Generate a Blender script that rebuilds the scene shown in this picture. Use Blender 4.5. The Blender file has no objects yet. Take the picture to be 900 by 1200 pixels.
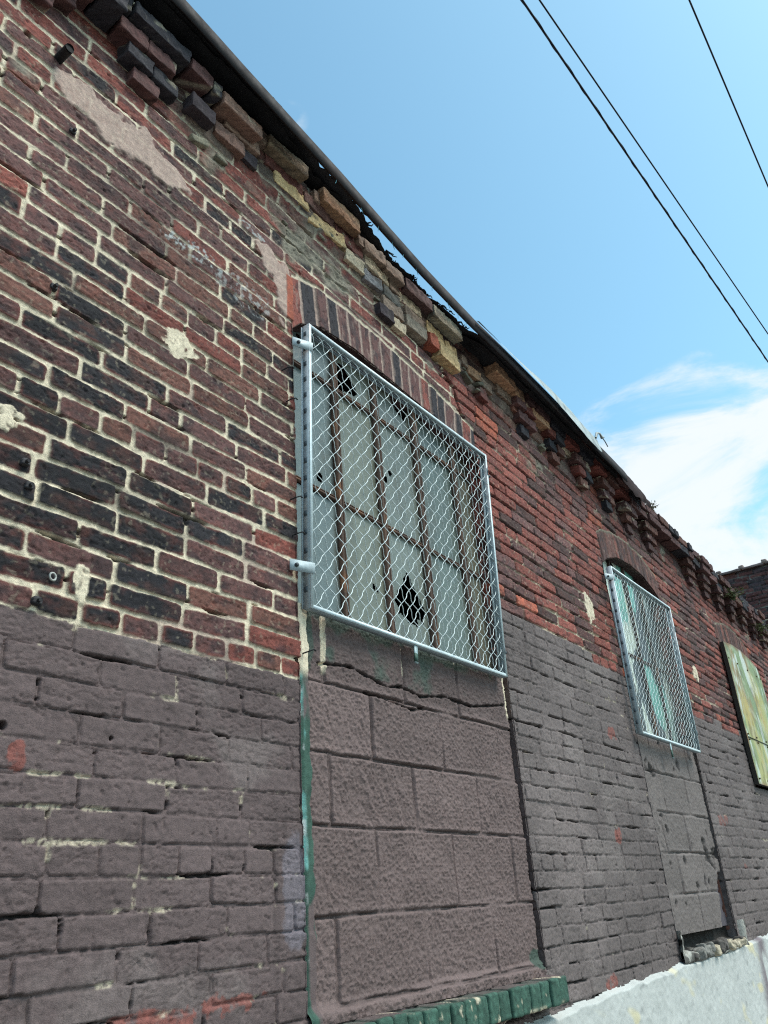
import bpy, math, random
import numpy as np
from mathutils import Matrix, Vector
random.seed(7)
rng = np.random.default_rng(11)
C = bpy.context.scene.collection
ZO = 1.39            # the wall's measuring zero lies 1.39 m above the pavement

# ------------------------------------------------------------------ helpers
def lin(c):
    c = np.asarray(c, float) / 255.0
    return np.where(c <= 0.04045, c / 12.92, ((c + 0.055) / 1.055) ** 2.4)

def _h(ix, iy, iz, seed):
    h = (ix.astype(np.int64) * 374761393 + iy.astype(np.int64) * 668265263 + iz * 2147483647 + seed * 974634777) & 0xffffffff
    h = ((h ^ (h >> 13)) * 1274126177) & 0xffffffff
    h = h ^ (h >> 16)
    return (h & 0xffffff) / float(0xffffff)

def vn(x, y, seed=0):
    """smooth value noise, -1..1"""
    x0 = np.floor(x); y0 = np.floor(y)
    fx = x - x0; fy = y - y0
    fx = fx * fx * (3 - 2 * fx); fy = fy * fy * (3 - 2 * fy)
    a = _h(x0, y0, 0, seed); b = _h(x0 + 1, y0, 0, seed)
    c = _h(x0, y0 + 1, 0, seed); d = _h(x0 + 1, y0 + 1, 0, seed)
    return 2 * ((a * (1 - fx) + b * fx) * (1 - fy) + (c * (1 - fx) + d * fx) * fy) - 1

def fbm(x, y, seed=0, o=3, g=0.5):
    s = 0; a = 1; t = 0
    for i in range(o):
        ca, sa = math.cos(i * 0.9 + .3), math.sin(i * 0.9 + .3)
        xx = (x * ca - y * sa) * 2 ** i; yy = (x * sa + y * ca) * 2 ** i
        s = s + a * vn(xx + 17.3 * i, yy - 9.1 * i, seed + i * 31); t += a; a *= g
    return s / t

def sst(a, b, x):
    t = np.clip((x - a) / (b - a), 0, 1)
    return t * t * (3 - 2 * t)

def mixc(a, b, t):
    return a + (b - a) * t[..., None]

def link(o, parent=None):
    C.objects.link(o)
    if parent is not None:
        o.parent = parent
    return o

def mesh(name, V, F, mat, parent=None, col=None, smooth=True):
    """V (n,3), F (m,4) quads or a list of polygons; heights are lifted by ZO here"""
    V = np.array(V, dtype=np.float32).reshape(-1, 3).copy()
    V[:, 2] += ZO
    me = bpy.data.meshes.new(name)
    if isinstance(F, np.ndarray):
        m, k = F.shape
        me.vertices.add(len(V)); me.vertices.foreach_set('co', V.ravel())
        me.loops.add(m * k); me.loops.foreach_set('vertex_index', F.astype(np.int32).ravel())
        me.polygons.add(m)
        me.polygons.foreach_set('loop_start', (np.arange(m, dtype=np.int32) * k))
        me.update(calc_edges=True)
    else:
        me.from_pydata([tuple(v) for v in V], [], [tuple(int(i) for i in f) for f in F])
    if smooth:
        me.polygons.foreach_set('use_smooth', np.ones(len(me.polygons), dtype=bool))
    if col is not None:
        at = me.color_attributes.new('Col', 'FLOAT_COLOR', 'POINT')
        c = np.ones((len(V), 4), dtype=np.float32); c[:, :3] = np.asarray(col).reshape(-1, 3)
        at.data.foreach_set('color', c.ravel())
    me.materials.append(mat)
    me.update()
    return link(bpy.data.objects.new(name, me), parent)

def thing(name, label, cat, group=None, loc=(0, 0, 0)):
    o = bpy.data.objects.new(name, None); o.empty_display_size = .2
    o.location = loc
    C.objects.link(o); tag(o, label, cat, group)
    return o

def tag(o, label=None, cat=None, group=None, kind=None):
    if label: o['label'] = label
    if cat: o['category'] = cat
    if group: o['group'] = group
    if kind: o['kind'] = kind
    return o

class MB:
    """collects quads with a colour per vertex"""
    def __init__(s): s.V = []; s.F = []; s.K = []; s.n = 0
    def add(s, V, F, col):
        V = np.asarray(V, float).reshape(-1, 3); F = np.asarray(F, int)
        s.V.append(V); s.F.append(F + s.n)
        c = np.asarray(col, float)
        if c.ndim == 1: c = np.tile(c, (len(V), 1))
        s.K.append(c.reshape(-1, 3)); s.n += len(V)
    def box(s, a, b, col, bev=0):
        x0, y0, z0 = a; x1, y1, z1 = b
        if bev:
            return s.rbrick(a, b, col, r=bev, amp=0, n=2)
        V = [(x0,y0,z0),(x1,y0,z0),(x1,y1,z0),(x0,y1,z0),(x0,y0,z1),(x1,y0,z1),(x1,y1,z1),(x0,y1,z1)]
        s.add(V, [(0,3,2,1),(4,5,6,7),(0,1,5,4),(1,2,6,5),(2,3,7,6),(3,0,4,7)], col)
    def rbrick(s, a, b, col, r=.006, amp=.003, n=0, seed=0, rot=0, tilt=0, mott=.25, chips=None):
        """a brick with worn round arrises and an uneven face"""
        a = np.array(a, float); b = np.array(b, float); c = (a + b) / 2; e = (b - a) / 2
        r = min(r, e.min() * .9)
        for ax in range(3):
            for sg in (-1, 1):
                u, v = [(1, 2), (2, 0), (0, 1)][ax]
                nu = n or max(3, int(2 * e[u] / .006)); nv = n or max(3, int(2 * e[v] / .006))
                def ticks(N, E):
                    t = np.linspace(-1, 1, N + 1)
                    k = 1 - r / E
                    return np.sort(np.unique(np.concatenate([t, [-k, k, -(1 + k) / 2, (1 + k) / 2]])))
                U, W = np.meshgrid(ticks(nu, e[u]), ticks(nv, e[v]), indexing='ij')
                P = np.zeros(U.shape + (3,)); P[..., u] = U * e[u]; P[..., v] = W * e[v]; P[..., ax] = sg * e[ax]
                Q = np.clip(P, -(e - r), e - r); D = P - Q
                D /= np.linalg.norm(D, axis=-1, keepdims=True) + 1e-9
                X = Q + r * D
                if amp:
                    w = c + X
                    q = 40.0
                    d = fbm(w[..., 0] * q + w[..., 1] * 31, w[..., 2] * q + w[..., 1] * 23, 5 + seed, 3)
                    d2 = fbm(w[..., 0] * 120 + w[..., 1] * 90, w[..., 2] * 120 + w[..., 1] * 70, 6 + seed, 3)
                    X = X + D * (amp * d + amp * .35 * d2)[..., None]
                if rot or tilt:
                    cr, sr = math.cos(rot), math.sin(rot)
                    x = X[..., 0] * cr - X[..., 1] * sr; y = X[..., 0] * sr + X[..., 1] * cr
                    ct, st = math.cos(tilt), math.sin(tilt)
                    X = np.stack([x * ct - X[..., 2] * st, y, x * st + X[..., 2] * ct], -1)
                X = X + c
                N1, N2 = U.shape
                idx = np.arange(N1 * N2).reshape(N1, N2)
                F = np.stack([idx[:-1, :-1], idx[1:, :-1], idx[1:, 1:], idx[:-1, 1:]], -1).reshape(-1, 4)
                if sg < 0: F = F[:, ::-1]
                m = fbm(X[..., 0] * 30 + X[..., 1] * 20, X[..., 2] * 45, 77 + seed, 3)
                K = np.asarray(col)[None, None, :] * (1 + mott * m + (.35 if amp else 0) * fbm(X[..., 0] * 130 + X[..., 1] * 90, X[..., 2] * 150, 78 + seed, 2))[..., None]
                if chips is not None:
                    m2 = fbm(X[..., 0] * 22 + X[..., 1] * 30, X[..., 2] * 28, 177 + seed, 4)
                    K = mixc(K, np.asarray(chips)[None, None, :] * np.ones_like(K), sst(.22, .5, m2) * .6)
                m3 = fbm(X[..., 0] * 90 + X[..., 1] * 60, X[..., 2] * 110, 277 + seed, 3); K = K * (1 + .3 * m3)[..., None]
                s.add(X.reshape(-1, 3), F, K.reshape(-1, 3))
    def tube(s, P, r, col, k=6, cap=True):
        P = np.asarray(P, float); n = len(P)
        T = np.gradient(P, axis=0); T /= np.linalg.norm(T, axis=1, keepdims=True) + 1e-12
        ref = np.array([0.31, 0.9, 0.21]);
        A = np.cross(T, ref); A /= np.linalg.norm(A, axis=1, keepdims=True)
        B = np.cross(T, A)
        rr = np.broadcast_to(np.asarray(r, float), (n,))
        th = np.linspace(0, 2 * math.pi, k, endpoint=False)
        V = P[:, None, :] + rr[:, None, None] * (A[:, None, :] * np.cos(th)[None, :, None] + B[:, None, :] * np.sin(th)[None, :, None])
        idx = np.arange(n * k).reshape(n, k); j = np.roll(idx, -1, 1)
        F = np.stack([idx[:-1], j[:-1], j[1:], idx[1:]], -1).reshape(-1, 4)
        s.add(V.reshape(-1, 3), F, col)
    def build(s, name, mat, parent=None, smooth=True):
        return mesh(name, np.concatenate(s.V), np.concatenate(s.F), mat, parent, np.concatenate(s.K), smooth)

# ------------------------------------------------------------------ materials
def material(name, rough=.85, fine=260, fine_amt=.25, bump=.25, dist=.0015, spec=.3, metal=0, mid=60, base=None):
    m = bpy.data.materials.new(name); m.use_nodes = True
    nt = m.node_tree; N = nt.nodes; L = nt.links; N.clear()
    out = N.new('ShaderNodeOutputMaterial'); p = N.new('ShaderNodeBsdfPrincipled')
    L.new(p.outputs[0], out.inputs[0])
    tc = N.new('ShaderNodeTexCoord')
    n1 = N.new('ShaderNodeTexNoise'); n1.inputs['Scale'].default_value = fine; n1.inputs['Detail'].default_value = 4; n1.inputs['Roughness'].default_value = .65
    n2 = N.new('ShaderNodeTexNoise'); n2.inputs['Scale'].default_value = mid; n2.inputs['Detail'].default_value = 5; n2.inputs['Roughness'].default_value = .6
    L.new(tc.outputs['Object'], n1.inputs['Vector']); L.new(tc.outputs['Object'], n2.inputs['Vector'])
    if base is None:
        a = N.new('ShaderNodeAttribute'); a.attribute_name = 'Col'; src = a.outputs['Color']
    else:
        rgb = N.new('ShaderNodeRGB'); rgb.outputs[0].default_value = (*lin(base), 1); src = rgb.outputs[0]
    mm = N.new('ShaderNodeMath'); mm.operation = 'ADD'
    L.new(n1.outputs['Fac'], mm.inputs[0]); L.new(n2.outputs['Fac'], mm.inputs[1])
    mr = N.new('ShaderNodeMapRange'); mr.inputs[1].default_value = .65; mr.inputs[2].default_value = 1.35
    mr.inputs[3].default_value = 1 - fine_amt; mr.inputs[4].default_value = 1 + fine_amt
    L.new(mm.outputs[0], mr.inputs[0])
    vm = N.new('ShaderNodeVectorMath'); vm.operation = 'SCALE'
    L.new(src, vm.inputs[0]); L.new(mr.outputs[0], vm.inputs['Scale'])
    L.new(vm.outputs[0], p.inputs['Base Color'])
    p.inputs['Metallic'].default_value = metal
    p.inputs['Specular IOR Level'].default_value = spec
    rr = N.new('ShaderNodeMapRange'); rr.inputs[1].default_value = .3; rr.inputs[2].default_value = .7
    rr.inputs[3].default_value = max(0, rough - .12); rr.inputs[4].default_value = min(1, rough + .1)
    L.new(n2.outputs['Fac'], rr.inputs[0]); L.new(rr.outputs[0], p.inputs['Roughness'])
    b = N.new('ShaderNodeBump'); b.inputs['Strength'].default_value = bump; b.inputs['Distance'].default_value = dist
    L.new(mm.outputs[0], b.inputs['Height']); L.new(b.outputs[0], p.inputs['Normal'])
    return m

M_wall = material('weathered_brick', .85, 420, .42, .8, .0018, .25, mid=70)
M_block = material('painted_block', .8, 330, .22, .8, .002, .3, mid=90)
M_render = material('painted_render', .85, 200, .12, .5, .0012, .3, mid=20)
M_galv = material('galvanised_steel', .6, 120, .22, .15, .0006, .4, metal=.25, mid=35)
M_wire = material('galvanised_wire', .6, 120, .2, .1, .0004, .4, metal=.15, mid=35)
M_rust = material('rusty_steel', .85, 300, .4, .7, .001, .3, mid=60)
M_glass = material('dirty_wired_glass', .38, 180, .16, .5, .001, .5, mid=30)
M_felt = material('roofing_felt', .95, 200, .3, .6, .002, .12, mid=40)
M_bar = material('brown_steel_edge', .85, 300, .25, .3, .0008, .4, mid=25)
M_sheet = material('weathered_sheet_metal', .6, 150, .12, .25, .0008, .4, mid=18)
M_board = material('painted_board', .6, 150, .15, .3, .0008, .35, mid=15)
M_dark = material('dark_interior', .95, 20, .2, 0, .001, .1, base=(16, 17, 19))
M_cable = material('cable_sheath', .6, 200, .2, .1, .0005, .3, base=(40, 38, 48))
M_leaf = material('weed_leaf', .7, 80, .3, .1, .001, .3)
M_pave = material('pavement_concrete', .9, 60, .2, .4, .003, .2, mid=6, base=(140, 136, 130))
M_asph = material('asphalt', .9, 120, .3, .5, .004, .2, mid=10, base=(70, 70, 72))

# ------------------------------------------------------------------ brick bond
ROWZ = [.0612 * j for j in range(-26, 14)] + [.850 + .0597 * (j - 14) for j in range(14, 29)]
ROWZ += [1.7455 + .0612 * (j - 29) for j in range(29, 56)]
ROWZ = np.array(ROWZ); J0 = -26
NR = len(ROWZ) - 1
XA, XB = -3.4, 10.6
def make_rows(seed):
    r = random.Random(seed); starts = []; keys = []
    for i in range(NR):
        j = i + J0
        hdr = (j % 8 == 5)
        x = XA - (r.uniform(0, .1) if hdr else (.106 if j % 2 else 0) + r.uniform(-.02, .02)) - .1
        row = []
        while x < XB + .3:
            row.append(x)
            if hdr: w = .104 + r.uniform(-.008, .008)
            else:
                w = .2125 + r.uniform(-.011, .011)
                if r.random() < .035: w = .104
            x += w
        keys.append(np.array(row))
    return keys
ROWS = make_rows(3)
KEY = np.concatenate([i * 100 + (k + 10) for i, k in enumerate(ROWS)])
KX = np.concatenate(ROWS)
SX = np.array([-4, -.7, .4, 1.7, 3, 4.5, 5.2, 7, 11.]); SY = np.array([0, 0, -.05, -.10, -.15, -.19, -.215, -.24, -.29])
def sag(x): return np.interp(x, SX, SY)
def unsag(x, z): return z - sst(1.0, 2.4, z) * sag(x)

# arches: (x knots, intrados z, extrados z)
ARCH = [
 (np.array([0, .04, .15, .35, .5, .7, .9, 1.1, 1.24]), np.array([2.005, 2.05, 2.10, 2.118, 2.105, 2.09, 2.075, 2.05, 2.01]),
  np.array([2.235, 2.25, 2.275, 2.285, 2.275, 2.26, 2.235, 2.20, 2.17])),
 (np.array([2.63, 2.72, 2.9, 3.13, 3.35, 3.52, 3.63]), np.array([1.92, 1.975, 2.035, 2.055, 2.04, 1.985, 1.93]),
  np.array([2.115, 2.16, 2.20, 2.215, 2.20, 2.15, 2.11])),
 (np.array([4.95, 5.05, 5.25, 5.45, 5.65, 5.85, 5.95]), np.array([1.90, 1.94, 1.985, 2.0, 1.985, 1.93, 1.88]),
  np.array([2.08, 2.11, 2.15, 2.165, 2.15, 2.10, 2.06])),
]
OPEN = [(0, 1.24, .0), (2.63, 3.63, -.075), (4.95, 5.95, .85)]     # x0, x1, foot of the opening

BX = np.array([-4, -.7, -.5, 0, 1.2, 1.9, 2.3, 2.7, 3.6, 4.9, 6, 11]); BY = np.array([.79, .79, .79, .79, 1.31, 1.305, 1.275, 1.25, 1.215, 1.22, 1.22, 1.22])

PAL = {
 'black': lin((47, 44, 48)), 'purple': lin((108, 76, 73)), 'brown': lin((120, 81, 71)), 'red': lin((136, 77, 68)),
 'brick': lin((140, 80, 70)), 'orange': lin((168, 92, 72)), 'cream': lin((222, 206, 180)), 'paint': lin((99, 84, 83)),
 'paint2': lin((105, 94, 92)), 'plaster': lin((176, 152, 140)), 'pinkmort': lin((164, 140, 130)), 'green': lin((62, 90, 78)),
 'teal': lin((120, 176, 170)), 'white': lin((205, 210, 208)),
}

def blob(x, z, cx, cz, rx, rz, seed, rag=.45, fr=16):
    d = np.sqrt(((x - cx) / rx) ** 2 + ((z - cz) / rz) ** 2)
    return sst(1.12, .92, d + rag * fbm(x * fr, z * fr, seed, 4))

def brick_face(x, z, coarse=1.0, plain=False, seed=0):
    """height towards the street and colour of the brick wall at x, z"""
    x = np.asarray(x, float); z = np.asarray(z, float)
    wz = z + .0035 * fbm(x * 2.1, z * 3.0, 4, 2) + .0022 * fbm(x * 9, z * 9, 8, 2)
    zz = wz if plain else unsag(x, wz)
    i = np.clip(np.searchsorted(ROWZ, zz) - 1, 0, NR - 1)
    k = np.clip(np.searchsorted(KEY, i * 100 + (x + .0025 * fbm(x * 8, z * 26, 9, 2) + 10)) - 1, 0, len(KEY) - 2)
    x0 = KX[k]; x1 = KX[k + 1]; z0 = ROWZ[i]; z1 = ROWZ[i + 1]
    kf = k.astype(float)
    R = lambda s: _h(kf, kf * 0 + 3, 0, s + 500 + seed)
    xc = (x0 + x1) / 2
    row_zc = (z0 + z1) / 2
    # world height of the brick centre
    zc_w = row_zc + (z - zz)
    B = np.interp(xc, BX, BY)
    painted_b = (zc_w < B + .022 * (R(1) - .5)) if not plain else np.zeros_like(x, bool)
    painted_m = (z < np.interp(x, BX, BY) + .004 + .01 * fbm(x * 9, z * 3, 12, 2)) if not plain else np.zeros_like(x, bool)
    right = x > 1.1
    far = sst(.8, 1.6, x)
    # half joint width
    gj = np.where(painted_b, .0026, np.where(right, .0034, .0036)) 
    gl = gj * (.6 + .9 * R(2)); gr = gj * (.6 + .9 * R(3)); gb = gj * (.55 + 1.0 * R(4)); gt = gj * (.55 + .9 * R(5))
    edge = .0022 * fbm(x * 70, z * 70, 21, 3) + .0016 * fbm(x * 24, z * 24, 22, 2)
    cx = (x0 + gl + x1 - gr) / 2; hx = (x1 - gr - x0 - gl) / 2
    cz_ = (z0 + gb + z1 - gt) / 2; hz = (z1 - gt - z0 - gb) / 2
    skew = (R(6) - .5) * .012
    ax = np.abs(x - cx); az = np.abs(zz - cz_ - skew * (x - cx) / .1 * .5)
    r = np.where(painted_b, .0045, .0075) + .005 * R(7)
    qx = ax - (hx - r); qz = az - (hz - r)
    d = r - np.sqrt(np.maximum(qx, 0) ** 2 + np.maximum(qz, 0) ** 2) - np.minimum(np.maximum(qx, qz), 0) * 1.0
    d = d + edge                                     # > 0 inside the brick
    bev = np.where(painted_b | right, .0026, .0036) * coarse
    face = sst(-.0012 * coarse, bev, d)
    # relief
    rough = .0006 * fbm(x * 170, z * 170, 30, 2) * (~painted_b) + .0011 * fbm(x * 55 + kf, z * 110, 31, 3) + .0016 * fbm(x * 16 + kf * 3, z * 34, 32, 3)
    grain = np.abs(fbm(x * 26 + kf * 1.7, z * 75, 33, 3)); rough = rough - .0022 * sst(.12, .0, grain) * (R(8) > .35)
    pits = sst(.52, .72, fbm(x * 60, z * 60, 34, 2)); rough = rough - .003 * pits
    off = (R(9) - .5) * np.where(painted_b, .0045, .0065)
    tl = (R(10) - .5) * .03 * (x - xc) + (R(11) - .5) * .09 * (zz - row_zc)
    hb = off + tl + rough
    mortn = fbm(x * 45, z * 45, 41, 3)
    hm = np.where(painted_b | painted_m, -.0032, np.where(right, -.0085, -.0036)) + .0014 * mortn + .0012 * fbm(x * 140, z * 140, 42, 2)
    crack_ = sst(.0018, .0, np.abs(d + .0006)) * sst(-.5, .0, fbm(x * 7 + 3, z * 11, 44, 3))
    # joints that have lost their mortar
    lost = fbm(x * 5.5, zz * 60 + x * 2, 43, 3)
    zlow = sst(.5, -.2, (zz - z0) / .01)
    thr = np.where(painted_m, np.where(right, .24, .32), np.where(right, -.05, .36))
    lostm = sst(thr, thr + .12, lost)
    hm = hm - .016 * lostm * np.where(right & ~painted_m, .75, 1.0)
    h = hm + (hb - hm) * face - .0030 * crack_ * (painted_b | painted_m)
    # ---- colour
    t = R(12)
    dark = np.exp(-(((xc + .75) / .42) ** 2 + ((row_zc - 1.12) / .42) ** 2)) + .35 * np.exp(-(((xc + .1) / .22) ** 2 + ((row_zc - 1.75) / .5) ** 2))
    pb = np.where(right, .12, .07 + .85 * dark)
    up = sst(2.1, 2.45, row_zc)
    c = np.zeros(x.shape + (3,))
    lo = np.where(right, .26, .30 * (1 - up) + .1); 
    c[:] = PAL['brown']
    c = np.where((t < .55)[..., None], PAL['purple'], c)
    c = np.where((t > 1 - np.where(right, .62, .16 + .4 * up))[..., None], PAL['red'], c)
    c = np.where((t > 1 - np.where(right, .22, .015 + .04 * up))[..., None], PAL['brick'], c)
    c = np.where((t > 1 - np.where(right, .035, .003))[..., None], PAL['orange'], c)
    isblack = R(13) < pb
    c = np.where(isblack[..., None], PAL['black'], c)
    c = c * (.80 + .4 * R(14))[..., None]
    # mottling inside each brick
    mo = fbm(x * 19 + kf * 2.3, z * 30, 51, 4)
    c = mixc(c, np.where(isblack[..., None], PAL['brown'] * .75, PAL['black'] * 1.15), sst(-.05, .55, mo) * np.where(isblack, .5, .62) * np.where(right, .6, 1))
    mo2 = fbm(x * 28 - kf, z * 40, 52, 3)
    c = mixc(c, PAL['brick'] * .85 * np.ones_like(c), sst(.1, .6, mo2) * .28)
    gr_ = fbm(x * 150, z * 170, 56, 2); c = c * (1 + .38 * gr_)[..., None]
    strk = sst(.15, .5, fbm(x * 30 + kf, z * 130, 57, 3)); c = c * (1 - .35 * strk)[..., None]
    rim = sst(.012, .002, d) * sst(-.1, .3, fbm(x * 22, z * 22, 53, 2))
    c = mixc(c, PAL['brick'] * .95 * np.ones_like(c), rim * .65 * (~right))
    c = mixc(c, PAL['cream'] * .8 * np.ones_like(c), sst(.42, .6, fbm(x * 90, z * 90, 54, 2)) * .22)
    c = c * (1 - .38 * dark * (~right))[..., None]
    # soot that streaks over the left part and under the cornice
    soot = sst(.0, .5, fbm(x * 2.1 + 7, z * 2.6, 55, 3))
    c = c * (1 - .22 * soot)[..., None]
    c = np.where((right & isblack)[..., None], c * .6 + PAL['brown'] * .3, c * np.where(right, 1, .88)[..., None])
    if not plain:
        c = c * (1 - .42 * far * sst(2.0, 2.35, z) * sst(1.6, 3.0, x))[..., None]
    mc = PAL['cream'] * (.86 + .22 * mortn)[..., None] * np.ones_like(c)
    mc = mixc(mc, PAL['pinkmort'] * np.ones_like(c), sst(.25, .5, fbm(x * 6, z * 6, 61, 2)) * .6)
    mdark = sst(-.25, .25, fbm(x * 3.3, z * 9.0, 62, 3) + np.where(right, .22 + .15 * sst(3, 4.5, x), -.42))
    mc = mixc(mc, lin((70, 60, 58)) * np.ones_like(c), mdark * np.where(right, .92, .8))
    mc = mixc(mc, lin((40, 36, 36)) * np.ones_like(c), lostm * .9)
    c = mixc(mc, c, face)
    if plain:
        c = c * .85
        return h, c
    # ---- brown masonry paint
    pmask = np.where(face > .5, painted_b, painted_m & painted_b | (painted_m & (face < .5)))
    pc = np.where(right[..., None], PAL['paint2'], PAL['paint']) * (1 + .09 * fbm(x * 3, z * 4, 71, 3) + .07 * (R(15) - .5))[..., None]
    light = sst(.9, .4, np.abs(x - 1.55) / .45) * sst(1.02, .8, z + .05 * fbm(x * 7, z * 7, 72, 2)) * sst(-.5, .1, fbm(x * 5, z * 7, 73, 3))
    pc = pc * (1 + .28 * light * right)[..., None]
    pc = pc * (1 + .06 * fbm(x * 130, z * 130, 74, 3) - .25 * sst(.25, .6, fbm(x * 24, z * 60, 109, 3)))[..., None]
    pc = pc * (1 + .20 * fbm(x * 1.7 + 4, z * 2.3, 123, 4))[..., None]
    drip = sst(.12, .5, fbm(x * 22, z * 1.6, 124, 3)) * sst(.0, .3, fbm(x * 2, z * 2, 125, 2)); pc = pc * (1 - .20 * drip)[..., None]
    dust = sst(.15, .5, fbm(x * 5, z * 6, 126, 4)); pc = mixc(pc, lin((150, 138, 134)) * np.ones_like(c), dust * .22)
    # paint rubbed off along joints
    pc = pc * (1 - .38 * crack_)[..., None]
    nj = sst(.006, -.001, d)
    rub = fbm(x * 9, z * 30, 75, 4)
    lines = np.zeros_like(x)
    for (xa, xb, zl, st) in ((-1.3, -.38, .4896, .7), (-1.3, -.45, .4284, .55), (-1.3, -.5, .3672, .55), (-.25, .0, .55, .3), (-.2, .0, .17, .35), (-1.3, -.1, .245, .25), (-.1, .0, .24, .35)):
        lines = np.maximum(lines, st * np.exp(-((zz - zl) / .008) ** 2) * sst(xb + .06, xb - .06, x) * sst(xa - .06, xa + .06, x))
    vlin = .5 * np.exp(-((zz - .33) / .05) ** 2) * sst(-.45, -.6, x)
    ru = .7 * sst(.38, .58, rub + lines * 1.0 * sst(-.5, .2, fbm(x * 14, z * 3, 107, 3)) + .25 * fbm(x * 70, z * 70, 108, 2) + vlin * .45 + .05 * (~right) - .12 * right) * nj
    pc = mixc(pc, PAL['cream'] * .8 * np.ones_like(c), ru * sst(-.5, .1, fbm(x * 160, z * 160, 122, 2)))
    # bare brick chips
    ch = (R(16) < .0025) * sst(.05, .25, fbm(x * 13, z * 13, 76, 3)) * .7
    ch = np.maximum(ch, blob(x, z, -.793, .512, .020, .030, 77, 1.0, 30))
    ch = np.maximum(ch, blob(x, z, -.43, .052, .08, .018, 78, 1.4, 26)); ch = np.maximum(ch, blob(x, z, -.25, .06, .07, .014, 79, 1.6, 40) * .9)
    ch = np.maximum(ch, blob(x, z, 2.262, .913, .05, .028, 80, .9, 24)); ch = np.maximum(ch, blob(x, z, 2.12, .447, .03, .03, 81, .9, 24)); ch = np.maximum(ch, blob(x, z, 1.77, -.10, .06, .03, 82, .9, 24))
    pc = mixc(pc, PAL['red'] * 1.0 * np.ones_like(c), np.clip(ch, 0, 1) * .75 * sst(-.6, .0, fbm(x * 60, z * 60, 134, 3)))
    deep = sst(-.008, -.014, h)
    pc = mixc(pc, lin((35, 32, 33)) * np.ones_like(c), deep * .85)
    soften = np.where(pmask, 1.0, 0.0)
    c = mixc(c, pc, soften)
    # bluish worn zone beside the green jamb
    bl = blob(x, z, -.03, .27, .05, .12, 83, .5, 20) * .35
    c = mixc(c, lin((134, 130, 142)) * np.ones_like(c), bl * pmask)
    # ---- plaster smears and lime bloom
    pl = np.maximum(blob(x, z, -.86, 2.285, .14, .045, 84, .7), blob(x, z, -.70, 2.275, .15, .07, 85, .7))
    pl = np.maximum(pl, blob(x, z, -.56, 2.26, .09, .045, 86, .9))
    pl = np.maximum(pl, blob(x, z, -.04, 2.15, .05, .14, 87, .7) * (x < .02))
    pl = np.maximum(pl, blob(x, z, -.12, 2.23, .05, .05, 98, .8) * (x < .02))
    h = h * (1 - pl) + pl * (.003 + .0015 * fbm(x * 30, z * 30, 88, 3))
    c = mixc(c, PAL['plaster'] * (1 + .1 * fbm(x * 20, z * 20, 89, 3))[..., None] * np.ones_like(c), pl * (.82 + .18 * sst(-.2, .2, fbm(x * 70, z * 70, 135, 3))))
    for (bx_, bz_, rx_, rz_, sd) in ((-.475, 1.654, .045, .045, 90), (-.99, 1.205, .09, .028, 91), (2.28, 1.565, .06, .075, 92), (4.04, 1.535, .06, .05, 93), (-.70, .885, .02, .035, 94)):
        w = blob(x, z, bx_, bz_, rx_, rz_, sd, .8, 22)
        w = w * sst(-.45, .1, fbm(x * 75, z * 75, 136, 3) + .5 * w - .25)
        h = h * (1 - w) + w * (.001 + .002 * fbm(x * 60, z * 60, 95, 3))
        c = mixc(c, PAL['cream'] * (.92 + .2 * fbm(x * 50, z * 50, 96, 3))[..., None] * np.ones_like(c), w)
    ef = np.maximum(blob(x, z, -.42, 2.03, .13, .03, 97, .5), blob(x, z, -.22, 2.0, .12, .05, 99, .7) * .6)
    ef = np.maximum(ef, blob(x, z, -.2, 2.30, .07, .02, 100, .5) * .8)
    c = mixc(c, PAL['white'] * .75 * np.ones_like(c), ef * sst(-.05, .35, fbm(x * 80, z * 80, 101, 3)) * .75)
    # crumbled, repointed masonry under the broken cornice
    cr = sst(.0, .35, fbm(x * 7, z * 9, 102, 3) + .35 * np.exp(-(((x + .1) / .5) ** 2 + ((z - 2.5) / .14) ** 2)) + .25 * np.exp(-(((x - .6) / .6) ** 2 + ((z - 2.36) / .08) ** 2)) - .42)
    c = mixc(c, lin((150, 142, 126)) * (.8 + .35 * fbm(x * 25, z * 25, 103, 3))[..., None] * np.ones_like(c), cr * .85 * (z > 2.2))
    h = h + cr * (z > 2.2) * .012 * fbm(x * 22, z * 22, 104, 3)
    # stepped crack rising from the right shoulder of the first arch
    cp = [(1.18, 2.15), (1.12, 2.24), (1.09, 2.33), (.97, 2.40), (.8, 2.43), (.55, 2.46)]
    for (a, b) in zip(cp[:-1], cp[1:]):
        ax_, az_ = a; bx_, bz_ = b
        t_ = np.clip(((x - ax_) * (bx_ - ax_) + (z - az_) * (bz_ - az_)) / ((bx_ - ax_) ** 2 + (bz_ - az_) ** 2), 0, 1)
        dd = np.hypot(x - ax_ - t_ * (bx_ - ax_), z - az_ - t_ * (bz_ - az_)) + .008 * fbm(x * 30, z * 30, 105, 2)
        w = sst(.013, .006, dd)
        h = h - .03 * w; c = c * (1 - .75 * w)[..., None]
    for (hx_, hz_, r_) in ((-.836, .567, .008), (-.593, .571, .004), (-1.03, 2.352, .012)):
        w = sst(1.1, .8, np.hypot(x - hx_, z - hz_) / r_ + .25 * fbm(x * 90, z * 90, 106, 2))
        h = h - .03 * w; c = c * (1 - .8 * w)[..., None]
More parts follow.
